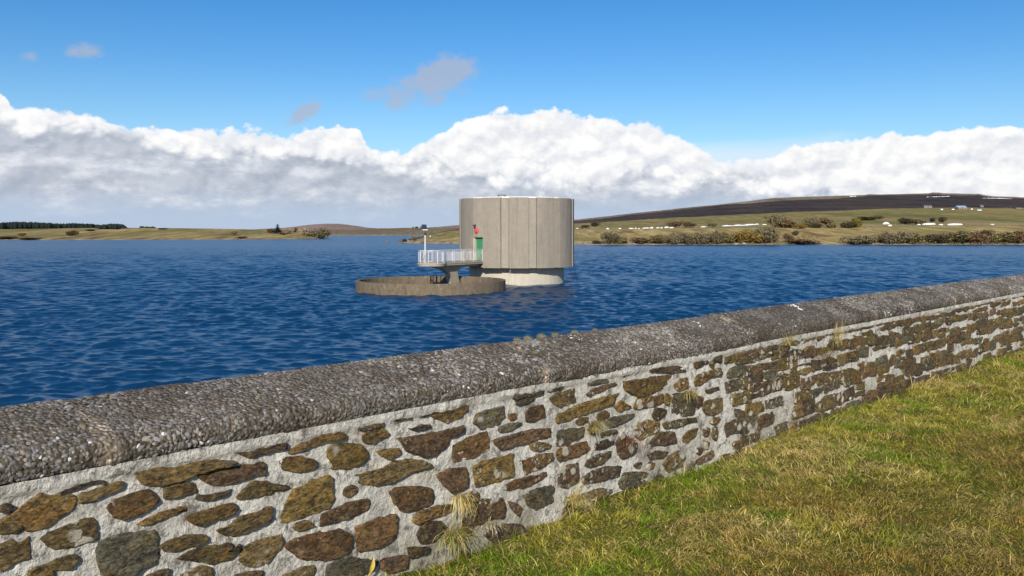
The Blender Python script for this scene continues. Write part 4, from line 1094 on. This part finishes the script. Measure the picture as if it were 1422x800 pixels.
def bush_mesh(seed, twiggy=.5):
    r = np.random.default_rng(seed); V, C = [], []
    lobes = [(r.uniform(-.3,.3), r.uniform(-.3,.3), r.uniform(.28,.62), r.uniform(.20,.36)) for _ in range(9)]+[(0,0,.45,.38)]
    n = 1500; P = []
    for x, y, z, rad in lobes:
        d = r.normal(size=(n//len(lobes), 3)); d /= np.linalg.norm(d, axis=1, keepdims=True)
        rr = rad*r.uniform(.45, 1.05, (len(d), 1))**.6
        P.append(np.array([x, y, z])+d*rr*np.array([1,1,1.05]))
    P = np.concatenate(P); P[:,2] = np.abs(P[:,2]); 
    P[:, :2] *= (.78+.3*np.clip(P[:,2:3]*2, 0, 1))
    m = len(P); a = r.normal(size=(m, 3)); a[:,2] += twiggy*2; a /= np.linalg.norm(a, axis=1, keepdims=True)
    b = np.cross(a, r.normal(size=(m, 3))); b /= np.linalg.norm(b, axis=1, keepdims=True)
    la = r.uniform(.03, .085, (m, 1))*(1+twiggy*.6); lb = r.uniform(.02, .045, (m, 1))*(1-.45*twiggy)
    V = np.stack([P-a*la, P+b*lb, P+a*la, P-b*lb], 1).reshape(-1, 3)
    f = np.arange(m*4).reshape(-1, 4)
    mb = MB(); mb.add(V, [f])
    for k in range(7):
        q = r.uniform(0, 6.28); e = np.array([.28*math.cos(q), .28*math.sin(q), r.uniform(.45,.8)])
        mb.tube([(0,0,-.06), e*.5+np.array([0,0,.05]), e], [.022,.014,.005], 5, 1)
    return mb
BM = {}
for k, m_ in L.items():
    if k == 'fir': continue
    BM[k] = [bush_mesh(100*i+j*7+3, .8 if k in ('grey', 'pale') else .2).mesh('bush', [m_, M['bark']]) for i, j in ((1, len(k)), (2, len(k)))]
def ground_at(px, py):
    """distance and height where the sight line of a pixel meets the right-hand land"""
    pxs, rows = RL; i = np.argmin(abs(pxs-px)); prev = None
    for k in range(1, len(rows)-1):
        for t in np.linspace(0, 1, 21):
            Y = rows[k][0][i]*(1-t)+rows[k+1][0][i]*t; z = rows[k][1][i]*(1-t)+rows[k+1][1][i]*t
            y_ = HY+F*(EYE-z)/Y
            if y_ <= py: return Y, z
    return rows[-2][0][i], rows[-2][1][i]
def left_at(px, py):
    Y, z = LANDS['left']; pxl = np.arange(-260, 459.1, 2.0); i = np.argmin(abs(pxl-px))
    for k in range(6, len(Y)-12):
        if HY+F*(EYE-z[k, i])/Y[k, i] <= py: return Y[k, i], z[k, i]
    return Y[24, i], z[24, i]
def bush(px, py, w, h, kind, label, group=None, f=ground_at, name='bush', cat='bush'):
    Y, z = f(px, py); o = link(name, BM[kind][random.randrange(2)])
    o.location = ((px-CX)/F*Y, Y+w*.2/F*Y, z-.15); s = F/Y
    o.scale = (w/s*1.12, w/s*1.12, h/s*1.08+.1); o.rotation_euler = (0, 0, random.uniform(0, 6.28))
    tag(o, label, cat, group); return o
GS = 'scrub bushes along the right-hand shore'
for a in [(829,339.3,12,6,'dark','small dark bush at the waterline nearest the tower on the right-hand shore'),
 (848,339,25,18,'grey','round grey bare willow bush standing alone first right of the tower'),
 (864,339,15,11,'olive','low olive bush touching the right side of the lone round willow'),
 (893,339.3,24,10,'rusty','low reddish-brown scrub at the left end of the long shore thicket'),
 (912,339.3,22,14,'olive','olive bush second from the left in the long shore thicket'),
 (934,339.3,25,16,'grey','grey twiggy bush left of centre in the long shore thicket'),
 (955,339.3,24,16,'grey','grey-brown twiggy bush at the middle of the long shore thicket'),
 (976,339.3,26,18,'grey','tall grey twiggy bush right of centre in the long shore thicket'),
 (994,339,24,19,'grey','tallest grey bush of the long shore thicket, beside the ochre gorse'),
 (1013,338.5,20,17,'olive','olive bush between the tall grey thicket and the ochre gorse'),
 (1026,338,26,19,'gorse','ochre gorse bush on the shore above the two pale boulders'),
 (1047,338.5,26,18,'gorse','olive-gold gorse bush right of the pale boulders on the shore'),
 (1067,338,28,24,'grey','largest grey-green bush at the right end of the long shore thicket'),
 (1096,336,12,12,'rusty','rusty brown bush on the bank right of the long thicket'),
 (1105,328,9,8,'dark','small dark round bush on the slope above the rusty bank bush'),
 (1118,338.6,40,7,'rusty','low brown heathy mat at the water edge below the grey hedge trees'),
 (1197,339.3,38,13,'grey','low wide grey-brown bush at the left end of the second shore thicket'),
 (1231,339.3,26,17,'grey','grey bush second from the left in the second shore thicket'),
 (1252,339.3,30,19,'grey','tallest grey bush in the middle of the second shore thicket'),
 (1273,339.3,26,17,'olive','olive-grey bush at the right end of the second shore thicket'),
 (1303,338.2,28,14,'dark','dark low gorse at the left end of the right-hand shore scrub'),
 (1330,338.2,34,18,'olive','broad olive mound in the right-hand shore scrub'),
 (1345,336,24,16,'dark','dark green crown behind the broad olive mound on the shore'),
 (1363,338.2,26,17,'rusty','brown scrub with reddish base in the right-hand shore scrub'),
 (1371,331,14,12,'dark','dark bush standing highest behind the brown shore scrub'),
 (1394,338.2,28,17,'olive','olive bush near the right edge of the photo on the shore'),
 (1416,338.2,26,19,'rusty','rusty bush cut by the right edge of the photo on the shore'),
 (1446,338.2,30,17,'olive','olive bush beyond the rusty bush at the end of the shore scrub')]:
    bush(*a, group=GS)
GH = 'hedge bushes along the field fence'
for a in [(813,317,11,5,'dark','small dark bush on the field just right of the tower'),
 (827,315,11,7,'dark','dark bush up the slope behind the small field bush by the tower'),
 (938,315.5,20,8,'rusty','rusty brown hedge bush left of a gap above the snow by the fence'),
 (960,315.8,18,8,'rusty','wide russet hedge bush right of a gap above the field fence'),
 (990,316,12,6,'olive','small olive hedge bush left of the long snow streak'),
 (1080,316.5,24,20,'grey','tall grey bare tree in the hedge at the right end of the long snow streak'),
 (1098,316.8,20,12,'rusty','brown bush right of the tall grey hedge tree'),
 (1112,318,14,8,'gorse','gold gorse clump below the grey hedge trees'),
 (1128,316,17,15,'grey','second grey bare tree in the hedge'),
 (1135,317,14,8,'dark','dark bush at the foot of the second grey hedge tree'),
 (1148,313,17,11,'rusty','russet rounded bush behind the second grey hedge tree'),
 (1155,317,14,7,'olive','low olive bush left of the big yellow-green gorse'),
 (1180,317,20,10,'dark','dark bush touching the left side of the big yellow-green gorse'),
 (1191,316.5,18,15,'yellow','big yellow-green gorse bush standing in the field'),
 (1207,306.5,22,6,'dark','long dark bush up the pasture right of the big gorse'),
 (1222,304.5,13,5,'olive','small olive bush on the pasture behind the dome-shaped snow patch'),
 (1260,312,20,10,'dark','dark bush between the dome-shaped snow patch and the widest snow patches'),
 (1275,311.5,20,8,'olive','olive hedge bush left of the widest snow patches'),
 (1296,308,9,6,'dark','small dark bush behind the first wide snow patch'),
 (1310,308.5,10,8,'dark','small dark bush between the two wide snow patches')]:
    bush(*a, group=GH)
bush(562, 335.7, 8, 4.5, 'dark', 'dark bush next to the small white marker on the spit')
bush(575, 334, 8, 6, 'olive', 'olive rounded bush on the spit left of the lamp post')
GL = 'bushes on the left-hand shore'
for a in [(29,328.5,9,5,'rusty','small brown bush low on the left shore near the photo edge'),
 (8,332,24,4,'dark','dark low scrub at the waterline at the left photo edge'),
 (40,332.6,26,3,'dark','flat dark scrub along the left waterline'),
 (99,327.5,15,8,'dark','dark round bush in the middle of the left shore below the wood'),
 (124,321.3,11,3,'dark','flat dark bush just below the near conifer clump'),
 (225,319,10,2.5,'dark','low dark bush on the crest of the left shore'),
 (324,327.5,8,6.5,'olive','square-looking olive bush on the left shore slope'),
 (335,331.5,12,3.5,'rusty','low rusty bush at the waterline below the olive bush'),
 (376,324.5,10,7,'rusty','brown bush left of the lone conifer'),
 (398,325,14,8,'pale','pale bare bush right of the lone conifer'),
 (410,324,8,7,'dark','dark round bush between the pale bush and the big bare bush'),
 (424,328,20,12,'pale','pale rounded bush behind the big bare bush'),
 (445,331,26,15.5,'grey','big rounded bare bush at the tip of the left shore'),
 (392,327,10,3,'dark','low dark scrub at the foot of the lone conifer')]:
    bush(*a, group=GL, f=left_at)

def conifer(r, h, w, whorls=9):
    V, Fq = [], []; m = 0; mb = MB()
    for i in range(whorls):
        t = i/whorls; zc = h*(.10+.88*t); rad = w*(1-t)**.85*.5+.06*w
        k = 9
        for j in range(k):
            q = 2*math.pi*(j+r.random()*.8)/k+i; L_ = rad*r.uniform(.7, 1.15); dz = -.10*h*(1-t)*r.uniform(.5, 1.1)
            a = np.array([math.cos(q), math.sin(q), 0]); s_ = np.array([-math.sin(q), math.cos(q), 0])
            p0 = np.array([0,0,zc+.05*h]); p1 = a*L_+np.array([0,0,zc+dz])
            mb.add([p0, (p0+p1)/2+s_*L_*.30, p1, (p0+p1)/2-s_*L_*.30+np.array([0,0,-.02*h])], [[[0,1,2,3]]])
    mb.add([[0,0,h*1.03],[.05*w,0,h*.85],[-.03*w,.04*w,h*.85],[-.03*w,-.04*w,h*.85]], [[[0,1,2],[0,2,3],[0,3,1]]])
    return mb
Y, z = left_at(385.5, 325.5); sY = F/Y
ct = empty('conifer_tree', ((385.5-CX)/F*Y, Y, z-.1), 'lone dark pointed conifer on the left shore above the bushes', 'tree')
cr_ = conifer(np.random.default_rng(5), 13.5/sY, 17/sY, 13); o = cr_.build('crown', L['fir'], ct); o.location = (0, 0, .6)
b = MB(); b.tube([(0,0,-.2),(0,0,3),(0,0,13/sY)], [.22,.16,.03], 8); b.build('trunk', M['bark'], ct)

def wood():
    """plantation of conifers behind the left shore: one mass"""
    r = np.random.default_rng(11); mb = MB()
    prot = [conifer(np.random.default_rng(40+i), 1, .55, 6) for i in range(5)]
    for p in prot: v_ = ico2*np.array([.27,.27,.46]); v_[:,2] += .46; p.add(v_, [ico2F])
    prot = [(np.concatenate(p.V), p.F) for p in prot]
    def place(px, Y, base, h):
        Vp, Fp = prot[r.integers(5)]; v = Vp*np.array([h*1.0, h*1.0, h])+np.array([(px-CX)/F*Y, Y, base])
        off = mb.n
        for (k, m), l in Fp.items(): mb.F.setdefault((k, m), []).append(np.concatenate(l)+off)
        mb.V.append(v); mb.n += len(v)
    for i in range(900):
        px = r.uniform(-230, 138); Y = 900+r.uniform(0, 190)
        top = np.interp(px, [-230,0,20,50,70,85,100,130,138], [308,308.2,307.4,307.8,309,309.8,309.4,310.2,311.5])
        bs = np.interp(px, [-230,0,30,138], [318.5,318.6,316.4,316])
        zb = EYE+(HY-bs)/F*Y-1.5; zt = EYE+(HY-top)/F*Y+r.uniform(-1.0, .3)
        place(px, Y, zb, zt-zb)
    o = mb.build('conifer_wood', L['fir']); tag(o, 'dark band of conifer plantation on the skyline behind the left shore', 'wood', kind='stuff')
    mb2 = MB(); mb = mb2
    def place2(px, Y, base, h):
        Vp, Fp = prot[r.integers(5)]; v = Vp*np.array([h*1.0, h*1.0, h])+np.array([(px-CX)/F*Y, Y, base]); off = mb2.n
        for (k, m), l in Fp.items(): mb2.F.setdefault((k, m), []).append(np.concatenate(l)+off)
        mb2.V.append(v); mb2.n += len(v)
    for i in range(150):
        px = r.uniform(132, 177); bs = np.interp(px, [132,150,177], [318.2,319.2,317.8]); Y, z = left_at(px, bs)
        Y2 = Y+r.uniform(0, 30); top = np.interp(px, [132,140,150,165,172,177], [313.5,311,309.8,309.8,311.2,315])
        place2(px, Y2, z-.3, max(1.5, EYE+(HY-top)/F*Y2+r.uniform(-1,.3)-z))
    o = mb2.build('conifer_clump', L['fir']); tag(o, 'compact dark conifer clump at the right end of the plantation on the left shore', 'wood', kind='stuff')
    mb3 = MB()
    for i in range(24):
        px = r.uniform(194, 217); Y, z = left_at(px, 317.0); Vp, Fp = prot[r.integers(5)]; h = r.uniform(1.2, 2.2)
        v = Vp*np.array([h*1.6, h*1.6, h])+np.array([(px-CX)/F*(Y+20), Y+20, z-.3]); off = mb3.n
        for (k, m), l in Fp.items(): mb3.F.setdefault((k, m), []).append(np.concatenate(l)+off)
        mb3.V.append(v); mb3.n += len(v)
    o = mb3.build('far_hedge', L['fir']); tag(o, 'short dark line of low trees on the left skyline', 'hedge', kind='stuff')
wood()
# little dark trees on the far skyline behind the lamp post
for i, (px, w, h, lb) in enumerate([(573.5,2.2,2.2,'leftmost tiny dark tree on the far skyline'),(578.5,5,2.6,'widest dark tree clump on the far skyline left of the lamp post'),(584.5,2.2,3,'narrow dark tree on the far skyline just left of the lamp post')]):
    Y = 1840; o = link('far_tree', BM['dark'][0]); o.location = ((px-CX)/F*Y, Y, zz(316.9, Y)-.5); o.scale = (w/F*Y, w/F*Y, h/F*Y+.6); tag(o, lb, 'tree', 'dark trees on the far skyline')

def scrub():
    r = np.random.default_rng(77); mb = MB()
    for (a, b, y0, y1, n) in ((872,1085,333.5,339.3,260), (1085,1135,326,338.5,60), (1175,1290,336,339.4,120), (1285,1440,332.5,339.2,240), (808,872,338,339.4,30), (1070,1200,312,318,60)):
        for i in range(n):
            px, py = r.uniform(a, b), r.uniform(y0, y1); Y, z = ground_at(px, py); q = r.uniform(.4, 1.15)
            m = 16; d = r.normal(size=(m, 3)); d /= np.linalg.norm(d, axis=1, keepdims=True); d[:,2] = abs(d[:,2])
            P = np.array([(px-CX)/F*Y, Y, z-.1])+d*q*np.array([1.3,1,.8])*r.uniform(.4,1,(m,1))
            e = r.normal(size=(m, 3)); e /= np.linalg.norm(e, axis=1, keepdims=True); g = np.cross(e, r.normal(size=(m,3))); g /= np.linalg.norm(g, axis=1, keepdims=True)
            la = r.uniform(.15, .4, (m,1))*q; V = np.stack([P-e*la, P+g*la*.6, P+e*la, P-g*la*.6], 1).reshape(-1, 3)
            mb.add(V, [np.arange(m*4).reshape(-1, 4)], int(r.integers(3)))
    o = mb.build('ground_scrub', [L['grey'], L['olive'], L['rusty']]); tag(o, 'low brown heath and rough growth filling the ground between the shore bushes', 'scrub', kind='stuff')
scrub()
# ------------------------------------------------------------------ snow, rocks, fence, farm
def lump(name, px, py, w, h, mat, label, cat, group=None, f=ground_at, seed=0, depth=.5, Y=None, z=None):
    if Y is None: Y, z = f(px, py)
    v = ico3.copy(); n = .75+.5*fbm(v[:,0]*2.2+seed, v[:,1]*2.2+v[:,2]*1.7+seed, 3, seed)
    v = v*n[:, None]*np.array([w/F*Y/2, max(w/F*Y/2*depth, .6), h/F*Y*.62])
    v[:,2] = np.maximum(v[:,2], -.25)
    o = link(name, mesh_np(name, v, [ico3F], [mat])); o.location = ((px-CX)/F*Y, Y, z); tag(o, label, cat, group); return o
GN = 'snow patches lying along the field fence'
sn = [(801.5,317.8,5,1.5,'tiny snow patch beside the tower edge on the field'),(844,318.6,5,2.4,'snow patch above the lone round willow'),(861,318.4,4.6,2.2,'small snow patch right of the one above the lone willow'),(876.5,318.2,7,2,'narrow snow patch starting the row of five along the fence'),(882.8,318,3.4,2,'small snow patch second in the row of five along the fence'),(887.5,318.2,3.2,2,'small snow patch third in the row of five along the fence'),(897,317.8,10,2.4,'wide snow patch fourth in the row of five along the fence'),(904.8,317.4,5.4,3,'thick snow patch fifth in the row of five along the fence'),(913.5,317.2,5.4,2.2,'first of two touching snow patches left of the russet hedge'),(918.6,317,3.4,2,'second of two touching snow patches left of the russet hedge'),(925.5,316.8,6.6,2.8,'thick snow patch just left of the rusty hedge bush'),(932.4,317,7,1.8,'flat snow patch under the rusty hedge bush'),(1061.5,312.6,6.5,1.6,'short snow patch at the right end of the long streak'),(977,315.4,8,1.5,'dull flat snow patch between the russet bush and the long streak'),(1230.5,311.6,10,4.2,'dome-shaped white snow patch alone on the field'),(1235.6,313.6,5.6,2.4,'small snow lump below right of the dome-shaped patch'),(1276,312.8,4.6,1.8,'small snow lump left of the widest snow patches'),(1290,312.8,19,3.6,'wide peaked snow patch beside the dark field bush'),(1306.6,313,5.6,2.4,'small snow lump between the two wide snow patches'),(1325.5,312.6,22,3.6,'widest ragged snow patch right of the peaked one'),(1378,312.2,5.4,1.6,'small snow patch nearest the right photo edge')]
for i, (px, py, w, h, lb) in enumerate(sn): lump('snow_patch', px, py, w, h, M['snow'], lb, 'snow patch', GN, seed=i)
def streak(pts, h, label, seed):
    V, f = [], []; n = 40
    P = []
    for t in np.linspace(0, 1, n):
        px = np.interp(t, np.linspace(0, 1, len(pts)), [p[0] for p in pts]); py = np.interp(t, np.linspace(0, 1, len(pts)), [p[1] for p in pts])
        Y, z = ground_at(px, py); P.append((px, Y, z))
    P = np.array(P); ys = np.convolve(np.pad(P[:,1], 5, 'edge'), np.ones(11)/11, 'valid'); zs = np.convolve(np.pad(P[:,2], 5, 'edge'), np.ones(11)/11, 'valid')
    X = (P[:,0]-CX)/F*ys; c0 = np.array([X.mean(), ys.mean(), zs.mean()])
    for i in range(n):
        hh = h/F*ys[i]*(.5+.9*noise2(i*.45, seed))*min(1, i*.4+.2, (n-1-i)*.4+.2)
        for dy, k in ((-.9,-.2), (-.6,.7), (0,1), (.8,.7), (1.4,-.2)): V.append((X[i], ys[i]+dy, zs[i]+hh*k))
    V = np.array(V)-c0
    o = link('snow_drift', mesh_np('snow_drift', V, [grid_faces(n, 5)[:, ::-1]], [M['snow']])); o.location = c0; tag(o, label, 'snow drift')
streak([(1002,314.6),(1012,314.2),(1030,313.6),(1045,312.8),(1054,312.2)], 1.3, 'long thin white snow streak across the field above the gorse', 3)
streak([(1286,274.0),(1300,273.6),(1319,273.0)], .55, 'thin pale snow streak high on the dark hill left of its summit', 5)
streak([(1180,273.2),(1184,273),(1189,272.8)], .8, 'short bright snow streak on the pale ridge left of the small tor', 9)
streak([(1362,275.4),(1385,275.8),(1406,276.2)], .45, 'thin snow streak on the dark hill right of its last knoll', 11)
lump('boulder', 1022, 339.2, 9, 2.4, M['rock'], 'flat pale boulder at the waterline below the ochre gorse', 'boulder', 'pale boulders on the shore', seed=3)
lump('boulder', 1033, 338.6, 6, 3.2, M['rock'], 'rounded pale boulder right of the flat one below the gorse', 'boulder', 'pale boulders on the shore', seed=4)
lump('boulder', 1212, 339.2, 6, 1.6, M['rock'], 'small pale stone at the waterline below the second shore thicket', 'boulder', 'pale boulders on the shore', seed=9)
lump('boulder', 536.5, 0, 8, 2.2, M['rust'], 'low rusty rock breaking the water left of the spit', 'rock', seed=5, Y=505.0, z=WATER)
lump('boulder', 1174, 331, 5, 1.6, M['rock'], 'small grey stone lying on the tan slope above the water', 'boulder', seed=12)
Y_, z_ = ground_at(565.5, 334); 
mk = lump('marker_stone', 565.5, 334.2, 3.6, 3.0, M['white'], 'small white upright marker beside the dark bush on the spit', 'marker', seed=6)
lump('marker_stone', 597.5, 328.4, 2, 1.4, M['white'], 'tiny white stone on the brown slope behind the lamp post', 'stone', seed=8)

def fence():
    pts = []
    for px in np.arange(801, 1440, 10.3):
        py = np.interp(px, [800,900,1000,1100,1200,1300,1422], [319.6,318.6,317.0,316.4,315.4,314.2,313.0]); Y, z = ground_at(px, py); pts.append(((px-CX)/F*Y, Y, z))
    P = np.array(pts); c0 = P[0].copy(); f = empty('field_fence', c0, 'post and wire fence crossing the field behind the shore scrub', 'fence')
    me = MB().box((0,0,.7), (.16,.16,1.6)).mesh('fence_post', [M['wood']])
    for p in P:
        o = link('fence_post', me, f); o.location = p-c0
    b = MB()
    for h in (.5, .9, 1.25): b.tube([p-c0+np.array([0,-.1,h]) for p in P], .012, 4)
    b.build('wire', M['galv'], f)
fence()
def house(px, py, w, h, d, wallm, roofm, name, label, cat, ridge=.35, parts=True):
    Y, z = ground_at(px, py); Wd = w/F*Y; Ht = h/F*Y
    o = empty(name, ((px-CX)/F*Y, Y, z-.3), label, cat, 'farm buildings below the dark hill')
    b = MB(); hw = Ht*(1-ridge)+.3; b.box((0,0,hw/2), (Wd, d, hw)); b.build('wall', wallm, o)
    b = MB(); x = Wd/2+.2; y = d/2+.25; zr = hw+Ht*ridge
    V = [[-x,-y,hw-.05],[x,-y,hw-.05],[x,y,hw-.05],[-x,y,hw-.05],[-x,0,zr],[x,0,zr]]
    b.add(V, [[[0,1,5,4],[2,3,4,5],[3,2,1,0]], [[0,4,3],[1,2,5]]]); b.build('roof', roofm, o)
    if parts:
        wn = MB().box((0,0,0), (.9,.08,.9)).mesh('window', [M['dark']])
        for xx in (-.3, .28): 
            q = link('window', wn, o); q.location = (xx*Wd, -d/2-.02, hw*.5)
        q = MB().box((0,0,1.0), (.9,.08,1.9)).build('door', M['dark'], o); q.location = (0, -d/2-.02, .25)
    return o
house(1287, 289, 11, 4.2, 6, M['wall_s'], M['slate'], 'farmhouse', 'brown stone farmhouse at the left end of the farm below the dark hill', 'house')
house(1334, 290.6, 12, 4.6, 8, M['wall_s'], M['tin'], 'barn', 'barn with pale blue-grey metal roof below the dark hill', 'barn', .6)
house(1307, 292, 3, 2, 3, M['white'], M['tin'], 'shed', 'small white shed left of the blue-roofed barn', 'shed', .3, False)
house(1322.5, 291.8, 3.4, 2.2, 3, M['white'], M['slate'], 'shed', 'small pale shed touching the left side of the blue-roofed barn', 'shed', .3, False)
house(1348.5, 291, 2.4, 2, 3, M['white'], M['slate'], 'shed', 'tiny white shed just right of the blue-roofed barn', 'shed', .3, False)
house(1358.7, 292.6, 5.6, 2, 4, M['white'], M['tin'], 'shed', 'long low white shed right of the barn', 'shed', .4, False)
house(1362, 288.2, 4.4, 3.4, 5, M['wall_s'], M['slate'], 'cottage', 'small brown cottage above the long low white shed', 'house', .45, False)
house(1413, 290.2, 9, 1.8, 6, M['wall_s'], M['slate'], 'barn', 'low grey outbuilding near the right photo edge below the dark hill', 'barn', .4, False)
